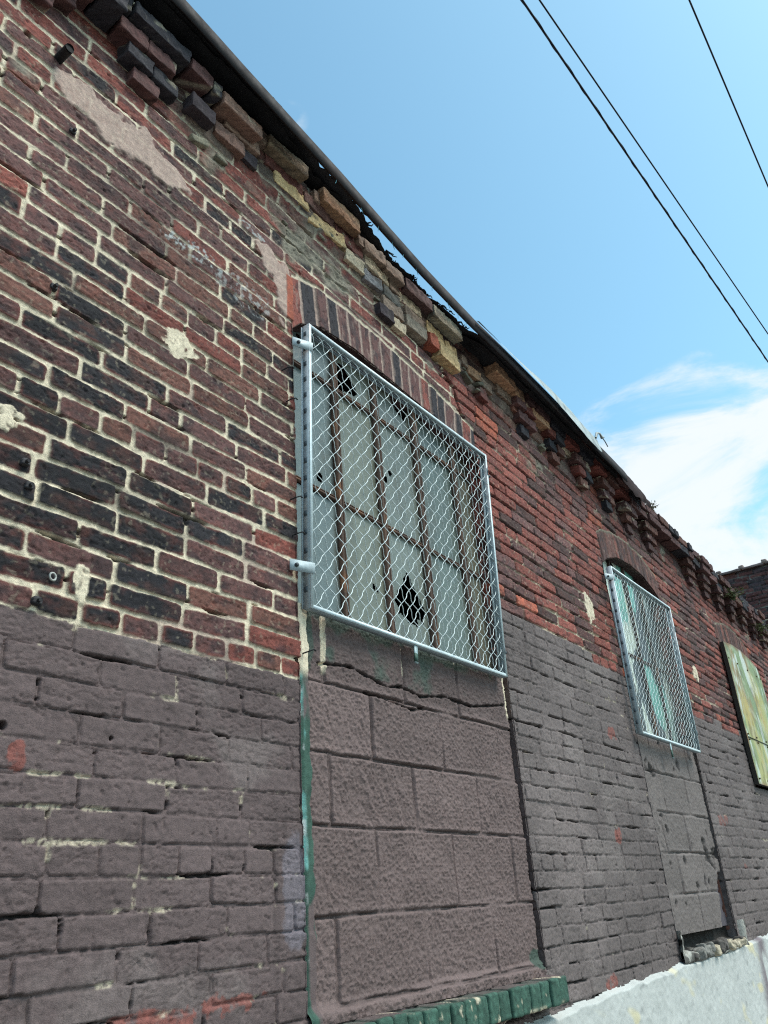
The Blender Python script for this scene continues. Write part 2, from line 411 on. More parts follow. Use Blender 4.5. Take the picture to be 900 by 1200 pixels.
    # arches of soldier bricks
    for n, (kx, zi, ze) in enumerate(ARCH):
        pad = .03
        m = (x > kx[0] - pad) & (x < kx[-1] + pad) & (z > zi.min() - .1) & (z < ze.max() + .08)
        if not m.any(): continue
        xm = x[m]; zm = z[m]
        I = np.interp(xm, kx, zi); E_ = np.interp(xm, kx, ze) + .006 * fbm(xm * 30, xm * 0, 111, 2)
        mid = (kx[0] + kx[-1]) / 2; half = (kx[-1] - kx[0]) / 2
        # joints fan outwards a little
        u = (xm - mid) / (half * (1 + .20 * (zm - I)))
        pitch = .066; s_ = u * half / pitch + 100.35
        s_ = s_ + .10 * vn(s_ * 1.0, s_ * 0, 112) + .06 * fbm(xm * 4, zm * 12, 113 + n, 2)
        kk = np.floor(s_); fr = s_ - kk
        r1 = _h(kk, kk * 0 + n, 0, 114); r2 = _h(kk, kk * 0 + n, 0, 115)
        dx_ = np.minimum(fr, 1 - fr) * pitch - (.0045 + .002 * r1)
        dz_ = np.minimum(zm - I - .000, E_ - .006 * r2 - zm)
        dd = np.minimum(dx_, dz_) + .0018 * fbm(xm * 70, zm * 40, 116, 3)
        fc = sst(-.001, .004, dd)
        hb_ = (r1 - .5) * .009 + .002 * fbm(xm * 60, zm * 18, 117, 3) - .003 * sst(.1, 0, np.abs(fbm(xm * 70, zm * 14, 118, 2)))
        hm_ = -.005 + .0015 * fbm(xm * 50, zm * 50, 119, 2)
        if n: hm_ = hm_ - .006
        hh = hm_ + (hb_ - hm_) * fc
        base = np.where((r2 < .22)[:, None], PAL['red'] * .95, np.where((r2 < .6)[:, None], PAL['purple'] * .85, PAL['black'] * 1.25))
        if n: base = base * .5 + PAL['brown'] * .42
        bm = fbm(xm * 45, zm * 22, 120, 4)
        base = mixc(base, PAL['black'] * np.ones_like(base), sst(.05, .4, bm) * .6)
        base = mixc(base, PAL['plaster'] * .8 * np.ones_like(base), sst(.3, .5, fbm(xm * 60, zm * 20, 121, 3)) * .35)
        mc_ = PAL['plaster'] * .9 * np.ones_like(base) * (.9 + .2 * bm)[:, None]
        if n: mc_ = mc_ * .38
        cc = mixc(mc_, base, fc)
        ina = (zm > I - .02) & (zm < E_ + .004) & (xm > kx[0]) & (xm < kx[-1])
        hv = h[m]; cv = c[m]
        hv[ina] = hh[ina]; cv[ina] = cc[ina]
        # mortar ring over the arch
        ring = sst(.010, .004, np.abs(zm - E_ - .004)) * ((xm > kx[0]) & (xm < kx[-1]))
        hv = hv * (1 - ring) + ring * (-.004); cv = mixc(cv, (PAL['cream'] * (.85 if n == 0 else .3)) * np.ones_like(cv), ring * .85)
        h[m] = hv; c[m] = cv
    # the orange brick on end at the left springing of the first arch
    w = sst(.0, .006, np.minimum(np.minimum(x + .034, .006 - x), np.minimum(z - 2.03, 2.225 - z)) + .003 * fbm(x * 40, z * 40, 130, 2))
    h = h * (1 - w) + w * (.004 + .003 * fbm(x * 30, z * 30, 131, 3))
    c = mixc(c, PAL['orange'] * (.8 + .3 * fbm(x * 30, z * 18, 132, 3))[..., None] * np.ones_like(c), w)
    zu = unsag(x, z)
    bed = sst(2.47, 2.53, zu + .02 * fbm(x * 9, z * 9, 127, 3)) * sst(-.62, -.45, x) * sst(2.45, 2.2, x)
    h = h + bed * (.018 + .008 * fbm(x * 14, z * 14, 128, 3)) * sst(2.5, 2.62, zu + .0)
    c = mixc(c, lin((150, 136, 120)) * (.75 + .5 * fbm(x * 25, z * 30, 129, 4))[..., None] * np.ones_like(c), bed * .55 * sst(-.2, .2, fbm(x * 12, z * 16, 133, 3)))
    # wall colour darkens towards the top under the roof edge
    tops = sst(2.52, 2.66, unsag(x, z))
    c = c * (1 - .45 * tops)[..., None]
    return h, c

def in_opening(x, z):
    m = np.zeros(x.shape, bool)
    for (x0, x1, zb), (kx, zi, ze) in zip(OPEN, ARCH):
        m |= (x > x0) & (x < x1) & (z > zb) & (z < np.interp(x, kx, zi))
    return m

def grid_faces(nx, nz, keep=None):
    idx = np.arange(nx * nz).reshape(nx, nz)
    F = np.stack([idx[:-1, :-1], idx[1:, :-1], idx[1:, 1:], idx[:-1, 1:]], -1)
    if keep is not None: return F[keep]
    return F.reshape(-1, 4)

def compact(V, F, K):
    used = np.unique(F); re = np.full(len(V), -1); re[used] = np.arange(len(used))
    return V[used], re[F], K[used]

# ------------------------------------------------------------------ the building
bld = thing('brick_building', 'old single storey brick building, lower wall painted brown, with crumbling cornice', 'building')

# main wall: strips of finer or coarser grid, by distance from where one stands
Vs, Fs, Ks, n0 = [], [], [], 0
strips = [(-3.2, -1.22, .009, .009, -1.39, 2.74), (-1.22, .30, .0028, .0030, -.14, 2.74), (.30, 1.40, .0032, .0034, -.14, 2.74),
          (1.40, 2.66, .0042, .0042, -.14, 2.66), (2.66, 4.2, .0065, .0050, -.14, 2.58), (4.2, 6.4, .010, .0065, -.14, 2.53), (6.4, 10.0, .02, .010, -.14, 2.48),
          (-1.22, 10.0, .012, .012, -1.39, -.14)]
for (xa, xb, dx, dz, za, zb) in strips:
    nx = int(round((xb - xa) / dx)) + 1; nz = int(round((zb - za) / dz)) + 1
    X, Z = np.meshgrid(np.linspace(xa, xb, nx), np.linspace(za, zb, nz), indexing='ij')
    H, K = brick_face(X, Z, coarse=max(1, dx / .0042))
    xm = (X[:-1, :-1] + X[1:, 1:]) / 2; zm = (Z[:-1, :-1] + Z[1:, 1:]) / 2
    keep = ~in_opening(xm, zm)
    V = np.stack([X, -H, Z], -1).reshape(-1, 3)
    V, F, K = compact(V, grid_faces(nx, nz, keep), K.reshape(-1, 3))
    Vs.append(V); Fs.append(F + n0); Ks.append(K); n0 += len(V)
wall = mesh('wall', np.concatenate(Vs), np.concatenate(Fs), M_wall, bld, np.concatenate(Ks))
del Vs, Fs, Ks

# body of the building behind its face: piers between the openings, back, roof
mb = MB(); dk = lin((24, 22, 22))
for (a, b) in ((-3.2, -.004), (1.246, 2.626), (3.634, 4.946), (5.954, 10.0)):
    mb.box((a, .035, -1.39), (b, .30, 2.0), PAL['brown'] * .5)
mb.box((-3.2, .036, 2.13), (10.0, .30, 2.45), PAL['brown'] * .4)
mb.box((-3.2, 6.9, -1.39), (10.0, 7.2, 2.6), PAL['brown'])
mb.box((-3.2, .301, -1.39), (-2.9, 6.9, 2.6), PAL['brown'])
mb.build('wall_core', M_wall, bld, smooth=False)
mb = MB(); mb.box((-3.2, .45, 2.46), (10.0, 7.2, 2.56), dk)
mb.box((-3.2, .45, -1.38), (10.0, .47, 2.46), dk)
mb.build('interior_shade', M_dark, bld, smooth=False)

# jambs and the undersides of the arches
for n, ((x0, x1, zb), (kx, zi, ze)) in enumerate(zip(OPEN, ARCH)):
    mbj = MB()
    for side in (0, 1):
        xx = x0 if side == 0 else x1
        st = .004 if n == 0 else .008
        ny = int(.16 / st); nz = int((float(np.interp(xx, kx, zi)) - zb) / st)
        Y, Z = np.meshgrid(np.linspace(-.002, .16, ny), np.linspace(zb, float(np.interp(xx, kx, zi)) + .03, nz), indexing='ij')
        H, K = brick_face(xx + (1 if side else -1) * (.0 + Y * .98) + (0.0), Z)
        if n == 0 and side: K = K * np.array([.9, .8, .8]) 
        V = np.stack([xx + (1 if side == 0 else -1) * (H * .5 - .004) * 1.0, Y, Z], -1)
        F = grid_faces(ny, nz)
        mbj.add(V.reshape(-1, 3), F, K.reshape(-1, 3))
    nx = 160; ny = 20
    Xs, Y = np.meshgrid(np.linspace(x0, x1, nx), np.linspace(-.001, .16, ny), indexing='ij')
    Zs = np.interp(Xs, kx, zi) + .003 * fbm(Xs * 50, Y * 50, 140, 3) + .002
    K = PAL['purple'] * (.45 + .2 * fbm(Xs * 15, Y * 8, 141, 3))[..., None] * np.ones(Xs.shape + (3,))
    mbj.add(np.stack([Xs, Y, Zs], -1).reshape(-1, 3), grid_faces(nx, ny), K.reshape(-1, 3))
    mbj.build('window_reveal', M_wall, bld)

# ---- concrete block infill under the windows
def infill(name, x0, x1, z0, z1, rows, joints, step, col, seed, ybase):
    nx = int((x1 - x0) / step) + 1; nz = int((z1 - z0) / step) + 1
    X, Z = np.meshgrid(np.linspace(x0, x1, nx), np.linspace(z0, z1, nz), indexing='ij')
    wx = X + .004 * fbm(X * 14, Z * 14, seed, 3); wz = Z + .004 * fbm(X * 11, Z * 11, seed + 1, 3)
    d = np.full(X.shape, 1.0)
    for r in rows: d = np.minimum(d, np.abs(wz - r))
    rr = list(rows) + [z1 + 1]
    bid = np.zeros(X.shape)
    for i, js in enumerate(joints):
        lo = rr[i]; hi = rr[i + 1]
        m = (wz >= lo) & (wz < hi)
        for q, j in enumerate(js):
            d = np.where(m, np.minimum(d, np.maximum(np.abs(wx - j) - .0022, 0)), d)
            bid = np.where(m & (wx > j), i * 10 + q + 1, bid)
        bid = np.where(m & (bid == 0), i * 10, bid)
    jo = sst(.0085, .002, d)
    coarse = .6 * fbm(X * 150, Z * 130, seed + 2, 2) + .5 * (1 - 3 * np.abs(vn(X * 120, Z * 105, seed + 12))); big = fbm(X * 30, Z * 24, seed + 3, 3)
    sag_ = sst(.55, .8, _h(bid, bid * 0, 0, seed + 8)); body = .0015 * coarse + .0016 * big + .006 * fbm(X * 7, Z * 7, seed + 13, 2) + .0045 * sag_ * fbm((X + Z * .55) * 42, (Z - X * .5) * 12, seed + 9, 3)
    body = body + .002 * sst(.0, .5, coarse)
    off = (_h(bid, bid * 0, 0, seed + 4) - .5) * .009
    smear = sst(.022, .008, d) * .0015
    H = body * (1 - .55 * jo) + off * (1 - jo) - .0046 * jo * (.6 + .6 * sst(-.4, .4, fbm(X * 7, Z * 7, seed + 15, 2))) + smear
    line = sst(.0026, .0008, np.abs(d - .002)) * sst(-.5, -.05, fbm(X * 8, Z * 8, seed + 5, 2)); H = H - .006 * line
    K = col * (.93 + .16 * _h(bid, bid * 0, 0, seed + 14) + .09 * coarse + .08 * big + .05 * fbm(X * 3, Z * 3, seed + 6, 2))[..., None] * np.ones(X.shape + (3,))
    K = K * (1 + .10 * sst(.025, .008, d) * (1 - jo))[..., None] * (1 - .45 * line)[..., None]
    return X, Z, H, K, jo, d, nx, nz

X, Z, H, K, jo, d, nx, nz = infill('a', .0, 1.236, -.02, 1.048, [.012, .2086, .424, .6145, .8086],
    [[.126, .535, .93], [.32, .731, 1.113], [.126, .53, .92], [.327, .716, 1.115], [.118, .518, .86]], .0030, PAL['paint'] * np.array([1.20, 1.17, 1.13]), 200, 0)
upper = sst(.80, .84, Z + .01 * fbm(X * 12, Z * 4, 211, 2))
K = K * (1 - .22 * upper)[..., None]
H = H - .004 * upper
# long crack through the top course
for cp in ([(.10, .865), (.25, .88), (.42, .845), (.5, .86), (.62, .845), (.78, .87), (.95, .86), (1.2, .90)], [(.3, .815), (.42, .80), (.55, .79), (.62, .805)]):
    for (a, b) in zip(cp[:-1], cp[1:]):
        t_ = np.clip(((X - a[0]) * (b[0] - a[0]) + (Z - a[1]) * (b[1] - a[1])) / ((b[0] - a[0]) ** 2 + (b[1] - a[1]) ** 2), 0, 1)
        dd = np.hypot(X - a[0] - t_ * (b[0] - a[0]), Z - a[1] - t_ * (b[1] - a[1])) + .006 * fbm(X * 45, Z * 45, 212, 3)
        w = sst(.0055, .0015, dd) * (Z > .78)
        H = H - .012 * w; K = K * (1 - .85 * w)[..., None]
# green overspray, cream pointing
g = np.maximum(sst(.02, .35, fbm(X * 9, Z * 9, 213, 4) + .75 * sst(.95, 1.03, Z) - .25) * (Z > .86), blob(X, Z, .055, .93, .035, .10, 214, .6))
K = mixc(K, PAL['green'] * .9 * np.ones_like(K), g * .62)
for (jx, za, zb, w0) in ((.121, .84, 1.03, .010), (.518, .90, 1.03, .007), (.86, 1.0, 1.03, .004)):
    w = sst(w0, w0 * .5, np.abs(X - jx) + .004 * fbm(X * 60, Z * 20, 215, 3)) * sst(za - .01, za + .01, Z)
    K = mixc(K, PAL['cream'] * np.ones_like(K), w * .95); H = H + .002 * w
# mortar fillet at the left edge, mostly green
ed = sst(.046, .039, X + .012 * fbm(X * 8, Z * 22, 216, 4))
H = H * (1 - ed) + ed * (.004 + .006 * sst(.0, .012, X) - .003 * sst(.012, .028, X) + .0015 * fbm(X * 60, Z * 60, 217, 3))
tl = sst(.1, .4, fbm(X * 30, Z * 14, 218, 3) + .6 * sst(.25, .35, Z) * sst(.65, .5, Z) - .1)
gc = mixc(PAL['green'] * (.9 + .35 * fbm(X * 30, Z * 20, 230, 3))[..., None] * np.ones_like(K), PAL['teal'] * np.ones_like(K), tl * .9 * sst(.022, .002, X + .01 * fbm(X * 20, Z * 40, 231, 3)))
gc = mixc(gc, PAL['paint'] * np.ones_like(K), sst(.0, .3, fbm(X * 20, Z * 9, 219, 3) + .5 * sst(.2, .1, Z) - .15) * sst(.006, .016, X))
gc = mixc(gc, PAL['white'] * .9 * np.ones_like(K), sst(.0, .25, fbm(X * 40, Z * 25, 232, 3)) * sst(.016, .004, X) * .9)
gc = mixc(gc, PAL['cream'] * .95 * np.ones_like(K), sst(.80, .84, Z))
K = mixc(K, gc, ed)
# right edge: cream mortar then a shadow gap
er = sst(1.208, 1.216, X + .003 * fbm(Z * 30, X * 5, 220, 2)) * sst(.84, .87, Z)
K = mixc(K, PAL['cream'] * np.ones_like(K), er)
H = H - .02 * sst(1.222, 1.232, X + .002 * fbm(Z * 25, X, 221, 2))
K = K * (1 - .6 * sst(1.222, 1.232, X))[..., None]  # shadow of the gap darkened into the colour
grn = blob(X, Z, 1.19, .03, .05, .035, 222, .6); K = mixc(K, PAL['green'] * .7 * np.ones_like(K), grn * .8)
# sloped bedding mortar at the foot
ft = sst(.03, .0, Z + .012 * fbm(X * 8, Z, 223, 3))
H = H + .02 * ft + .004 * ft * fbm(X * 25, Z * 25, 224, 3)
# ragged top
topz = 1.022 + .012 * fbm(X * 14, X * 0, 225, 3) - .02 * sst(.55, .75, X) * sst(1.1, .9, X)
xm = (X[:-1, :-1] + X[1:, 1:]) / 2; zm = (Z[:-1, :-1] + Z[1:, 1:]) / 2
keep = zm < topz[:-1, :-1]
V = np.stack([X, .010 - H, Z], -1).reshape(-1, 3)
V, F, K2 = compact(V, grid_faces(nx, nz, keep), K.reshape(-1, 3))
o = mesh('block_infill', V, F, M_block, bld, K2)
tag(o, 'brown painted concrete block infill with a green left edge')

X, Z, H, K, jo, d, nx, nz = infill('b', 2.632, 3.622, .018, .97, [-.0, .193, .387, .582, .783],
    [[.0, 3.1], [2.9, 3.3], [2.78, 3.15, 3.5], [2.9, 3.3], [2.82, 3.19, 3.45]], .0065, lin((110, 100, 97)), 300, 0)
H = H * (1 + .3 * jo)
tri = sst(0, .012, np.minimum(Z - .0, (X - 3.40) * 1.2 - np.abs(Z - .02) * .62 - .005) + .012 * fbm(X * 18, Z * 18, 310, 3)) * (X > 3.36) * (Z < .29)
H = H * (1 - tri) - .028 * tri
K = mixc(K, lin((84, 78, 84)) * np.ones_like(K), tri)
lip = sst(.25, .6, tri) * sst(1, .7, tri); H = H + .012 * lip; K = mixc(K, lin((150, 146, 140)) * np.ones_like(K), lip * .6)
hol = sst(.42, .55, fbm(X * 14, Z * 14, 311, 3) + .28 * np.exp(-(((X - 3.40) / .16) ** 2 + ((Z - .47) / .16) ** 2)))
H = H - .014 * hol; K = K * (1 - .55 * hol)[..., None]
V = np.stack([X, .012 - H, Z], -1).reshape(-1, 3)
o = mesh('block_infill', V, grid_faces(nx, nz), M_block, bld, K.reshape(-1, 3))
tag(o, 'grey brown block infill with a peeled corner above the broken sill')

# backing behind the shadow gaps
for (a, b, t) in ((-.02, 1.26, .97), (2.61, 3.66, .93)):
    mb = MB(); mb.box((a, .07, -.1), (b, .09, t), dk); mb.build('infill_backing', M_dark, bld, smooth=False)

# ---- green brick sill of the first window
mb = MB(); x = -.03; i = 0
while x < 1.225:
    w = .0625 + random.uniform(-.004, .004)
    top = -.022 + random.uniform(-.004, .003); fr = -.078 + random.uniform(-.004, .004)
    gcol = PAL['green'] * random.uniform(.85, 1.12)
    s0 = len(mb.V)
    mb.rbrick((x, fr, -.100), (x + w, .02, top), gcol, r=.008, amp=.0025, seed=i, mott=.18)
    for q in range(s0, len(mb.V)):
        V = mb.V[q]; t = sst(-.03, -.018, V[:, 2]) * sst(-.078, -.06, V[:, 1] + .012 * fbm(V[:, 0] * 40, V[:, 1] * 40, 401, 2))
        mb.K[q] = mixc(mb.K[q], PAL['paint'] * 1.05 * np.ones_like(mb.K[q]), t)
        t = sst(.5, .62, fbm(V[:, 0] * 35 + V[:, 1] * 30, V[:, 2] * 35, 402, 3)) + sst(-.085, -.1, V[:, 2]) * sst(0, .3, fbm(V[:, 0] * 25, V[:, 2] * 25, 403, 2))
        mb.K[q] = mixc(mb.K[q], PAL['cream'] * np.ones_like(mb.K[q]), np.clip(t, 0, 1) * .8)
    x += w + .0045; i += 1
mb.box((-.028, -.068, -.094), (1.225, .02, -.034), PAL['green'] * .55)
mb.build('window_sill', M_wall, bld)

# ---- broken sill of the second window: a cavity full of rubble
nx, nz = 420, 56
X, Z = np.meshgrid(np.linspace(2.60, 3.72, nx), np.linspace(-.125, .04, nz), indexing='ij')
n1 = fbm(X * 22, Z * 26, 410, 4); n2 = fbm(X * 9, Z * 14, 411, 3)
cav = sst(-.072, -.045, Z + .03 * n2) * sst(2.62, 2.68, X) * sst(3.70, 3.62, X)
H = .030 * (1 - cav) * (1 + .25 * n2) * sst(-.113, -.09, Z) + .008 * n1 - .06 * cav
K = mixc(lin((168, 164, 156)) * np.ones(X.shape + (3,)), lin((40, 36, 34)) * np.ones(X.shape + (3,)), np.clip(sst(-.05, .3, n1 - .05) * .75 + cav, 0, 1))
mb = MB(); mb.add(np.stack([X, .004 - H, Z], -1).reshape(-1, 3), grid_faces(nx, nz), K.reshape(-1, 3))
for k in range(16):
    x = random.uniform(2.68, 3.66); s_ = random.uniform(.02, .05)
    mb.rbrick((x, -.045, -.085 + random.uniform(-.01, .015)), (x + s_ * 1.6, .01, -.065 + random.uniform(0, .03)), random.choice([PAL['cream'] * .6, lin((92, 86, 82)), lin((130, 126, 120))]), r=.01, amp=.008, seed=k, rot=random.uniform(-.5, .5), tilt=random.uniform(-.5, .5))
o = mb.build('window_sill', M_wall, bld); tag(o, 'broken sill, a cavity of crumbled grey mortar')

# ---- pale rendered plinth
mb = MB()
for (xa, xb, step, za) in ((1.0, 4.4, .004, -.62), (4.4, 10.0, .02, -.62)):
    nx = int((xb - xa) / step) + 1; nz = int(.62 / step)
    X, Z = np.meshgrid(np.linspace(xa, xb, nx), np.linspace(za, -.03, nz), indexing='ij')
    top = np.interp(X, [1, 1.36, 1.98, 2.57, 3.69, 4.3, 10], [-.145, -.128, -.112, -.098, -.085, -.068, -.05]) + .012 * fbm(X * 10, X * 0, 420, 3)
    H = .024 + .004 * fbm(X * 8, Z * 8, 421, 4) + .002 * fbm(X * 40, Z * 40, 422, 3)
    H = H * sst(.002, -.012, Z - top) 
    K = lin((184, 184, 180)) * (1 + .08 * fbm(X * 6, Z * 6, 423, 4))[..., None] * np.ones(X.shape + (3,))
    K = mixc(K, lin((205, 195, 165)) * np.ones_like(K), sst(.1, .4, fbm(X * 5, Z * 9, 424, 3) + .45 * np.exp(-((X - 3.78) / .1) ** 2) - .2))
    K = mixc(K, lin((120, 108, 112)) * np.ones_like(K), np.exp(-((X - 3.98 - .3 * (Z + .1)) / .09) ** 2) * sst(-.4, .2, fbm(X * 12, Z * 5, 425, 3)))
    K = mixc(K, lin((120, 122, 122)) * np.ones_like(K), sst(.32, .6, fbm(X * 11, Z * 22, 426, 5)) * .4)
    keep = (((Z - top)[:-1, :-1] < .0))
    V, F, K2 = compact(np.stack([X, -H, Z], -1).reshape(-1, 3), grid_faces(nx, nz, keep), K.reshape(-1, 3))
    mb.add(V, F, K2)
for (xa, xb, za, zb) in ((1.0, 10.0, -1.39, -.60), (-3.2, 1.0, -1.39, -.30)):
    nx = int((xb - xa) / .04); nz = 20
    X, Z = np.meshgrid(np.linspace(xa, xb, nx), np.linspace(za, zb, nz), indexing='ij')
    H = .026 + .003 * fbm(X * 4, Z * 4, 427, 3)
    mb.add(np.stack([X, -H, Z], -1).reshape(-1, 3), grid_faces(nx, nz), (lin((186, 182, 176)) * (1 + .1 * fbm(X * 3, Z * 3, 428, 3))[..., None] * np.ones(X.shape + (3,))).reshape(-1, 3))
mb.build('plinth', M_render, bld)

# ---- corbels: stepped brackets of header bricks under the cornice
def corbel(x0, b=2.48, missing=(), dim=1.0):
    s = float(sag(x0 + .1)); b = b + s; mb = MB(); q = int((x0 + 5) * 37)
    cols = [PAL['purple'] * .8, PAL['brown'] * .75, PAL['red'] * .8, PAL['black'] * 1.6, PAL['purple'] * .9]
    if x0 > 2.9: cols = [PAL['purple'] * .7, PAL['brown'] * .7, PAL['purple'] * .85] * 2
    tiers = [(.075, .172, 0, .030), (.035, .130, 1, .050), (.136, .232, 1, .047), (-.005, .095, 2, .074), (.101, .205, 2, .070)]
    for n, (u0, u1, t, pr) in enumerate(tiers):
        if n in missing: continue
        z = b + t * .0595
        pr = pr * .9 + random.uniform(-.006, .006)
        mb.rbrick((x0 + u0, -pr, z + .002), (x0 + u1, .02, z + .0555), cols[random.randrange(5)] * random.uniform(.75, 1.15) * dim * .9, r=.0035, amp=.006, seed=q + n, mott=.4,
                  rot=random.uniform(-.04, .04), tilt=random.uniform(-.03, .03), chips=PAL['cream'] * .55 if random.random() < .4 else None)
        mb.rbrick((x0 + u0 + .006, -pr + .014, z + .054), (x0 + u1 - .004, .02, z + .064), PAL['cream'] * .62 * dim, r=.003, amp=.003, seed=q + n + 9)
    return mb.build('corbel', M_wall, bld)
corbel(-1.53); corbel(-1.165); corbel(-.80)
for x0 in (1.655, 2.005, 2.375, 2.745):
    corbel(x0)
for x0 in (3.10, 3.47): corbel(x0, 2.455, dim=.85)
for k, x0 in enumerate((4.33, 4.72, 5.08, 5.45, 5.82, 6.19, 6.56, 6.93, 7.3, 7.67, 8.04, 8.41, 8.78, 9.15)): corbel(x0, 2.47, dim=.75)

# cornice bricks; each row is laid brick by brick
def course(xa, xb, z, pr, cols, seed, jit=.008, drop=0., L=.205, top=.058, chips=None, deep=.05):
    r = random.Random(seed); mb = MB(); x = xa; n = 0
    while x < xb - .03:
        w = min(L + r.uniform(-.02, .015), xb - x) if r.random() > .25 else min(.1, xb - x)
        if r.random() > drop:
            s = float(sag(x + w / 2))
            p = pr + r.uniform(-jit, jit)
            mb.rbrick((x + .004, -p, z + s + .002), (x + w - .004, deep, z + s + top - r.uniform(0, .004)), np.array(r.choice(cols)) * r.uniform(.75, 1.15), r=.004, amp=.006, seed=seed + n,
                      rot=r.uniform(-.03, .03), tilt=r.uniform(-.02, .02), chips=chips)
            mb.rbrick((x, -p + .016, z + s + .052), (x + w, deep, z + s + .066), PAL['cream'] * .55, r=.003, amp=.003, seed=seed + n + 50)
        x += w; n += 1
    return mb.build('cornice_course', M_wall, bld)
dpal = [PAL['purple'] * .72, PAL['brown'] * .66, PAL['black'] * 1.6, PAL['purple'] * .9]
greys = [lin((128, 118, 106)), lin((112, 100, 92)), PAL['brown'] * .9, lin((140, 132, 116))]
course(-3.2, -.81, 2.607, .098, dpal, 1)
course(-1.0, -.42, 2.665, .088, dpal, 2, chips=PAL['cream'] * .6)
course(-.42, -.22, 2.662, .070, [lin((140, 108, 94)), lin((158, 136, 116))], 22, jit=.015, chips=PAL['cream'] * .7)
course(-3.2, -.81, 2.668, .105, dpal, 3)
course(1.75, 3.2, 2.66, .080, dpal + [PAL['red'] * .8], 4, jit=.012)
course(2.35, 3.2, 2.72, .085, dpal, 5, jit=.015)
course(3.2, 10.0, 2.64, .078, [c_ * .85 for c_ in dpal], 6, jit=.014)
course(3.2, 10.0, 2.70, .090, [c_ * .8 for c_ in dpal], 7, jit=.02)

# the patched stretch: odd bricks in yellow, tan, grey
TAN = lin((194, 150, 118)); YEL = lin((222, 188, 140)); CRM = lin((214, 192, 164)); GRY = lin((152, 128, 112)); DRK = lin((72, 62, 66)); RDB = lin((110, 68, 62))
odd = [
 (-.52, 2.555, .10, .070, DRK, .055), (-.40, 2.560, .13, .045, lin((136, 104, 92)), .055), (-.36, 2.625, .16, .05, lin((150, 120, 104)), .055), (-.30, 2.565, .10, .028, DRK, .05),
 (-.27, 2.690, .10, .065, GRY * .9, .060), (-.17, 2.690, .20, .085, lin((150, 130, 108)), .055),
 (-.11, 2.590, .185, .022, YEL * 1.05, .055), (.082, 2.555, .21, .026, YEL, .056), (.298, 2.515, .115, .030, CRM, .058), (.418, 2.500, .115, .028, lin((150, 142, 142)), .055),
 (-.16, 2.640, .20, .010, RDB, .045), (.05, 2.625, .18, .010, lin((120, 88, 82)), .05), (.235, 2.590, .17, .015, RDB, .055),
 (.13, 2.672, .225, .075, TAN * .85, .066), (.10, 2.668, .035, .045, GRY, .05),
 (.365, 2.640, .04, .055, GRY * .95, .05), (.405, 2.632, .14, .060, GRY, .058), (.548, 2.622, .13, .062, GRY * .9, .058),
 (.42, 2.578, .17, .032, CRM * .95, .05), (.595, 2.570, .08, .03, GRY * 1.1, .05), (.685, 2.610, .205, .070, lin((104, 78, 74)), .060), (.895, 2.590, .235, .078, lin((160, 150, 130)), .062),
 (.54, 2.438, .14, .022, GRY * 1.1, .055), (.545, 2.500, .12, .020, lin((128, 120, 112)), .055), (.66, 2.55, .17, .032, CRM * .9, .05),
 (.50, 2.378, .10, .040, DRK, .052), (.605, 2.372, .085, .030, CRM * .85, .05),
 (.70, 2.435, .15, .040, lin((156, 140, 124)), .060), (.70, 2.498, .15, .030, GRY, .045), (.865, 2.428, .065, .055, PAL['orange'] * 1.15, .066), (.935, 2.408, .17, .055, YEL * .9, .070),
 (.87, 2.505, .14, .030, YEL * .85, .060), (1.02, 2.485, .10, .036, YEL * .75, .06),
 (1.09, 2.445, .06, .022, GRY * .9, .05), (1.17, 2.50, .05, .03, GRY, .05), (1.22, 2.475, .12, .028, TAN * .85, .05), (1.345, 2.462, .10, .03, GRY, .05),
 (1.30, 2.378, .075, .040, RDB * .9, .055),
 (1.41, 2.560, .22, .100, TAN, .064), (1.635, 2.545, .10, .085, TAN * 1.05, .060), (1.74, 2.535, .08, .075, GRY * 1.1, .060), (1.83, 2.510, .19, .085, TAN * .95, .066),
 (1.50, 2.502, .15, .04, GRY * .8, .05), (1.655, 2.478, .12, .045, lin((142, 96, 82)), .055),
 (2.03, 2.515, .08, .03, GRY, .05), (2.24, 2.50, .16, .035, CRM * .8, .045),
]
for n, (x, z, L, pr, col, hgt) in enumerate(odd):
    mb = MB()
    pr = max(pr * .78, .026); hgt = hgt + .003
    mb.rbrick((x, -pr, z), (x + L, .03, z + hgt), np.asarray(col) * .86 * random.uniform(.92, 1.05), r=.0028, amp=.006, seed=600 + n, rot=random.uniform(-.05, .05), tilt=random.uniform(-.04, .04), mott=.22,
              chips=(lin((84, 76, 70)) if n % 2 else None))
    mb.build('cornice_brick', M_wall, bld)
# crumbled mortar between them
for n in range(34):
    mb = MB()
    x = random.uniform(-.5, 2.2); z = 2.5 + float(sag(x)) + random.uniform(-.02, .2); s_ = random.uniform(.01, .03)
    mb.rbrick((x, -.012 - random.uniform(0, .02), z), (x + s_ * 2.4, .02, z + s_ * .8), lin((140, 132, 114)) * random.uniform(.5, 1), r=.006, amp=.006, seed=n, n=4, tilt=random.uniform(-.6, .6))
    mb.build('mortar_lump', M_wall, bld)

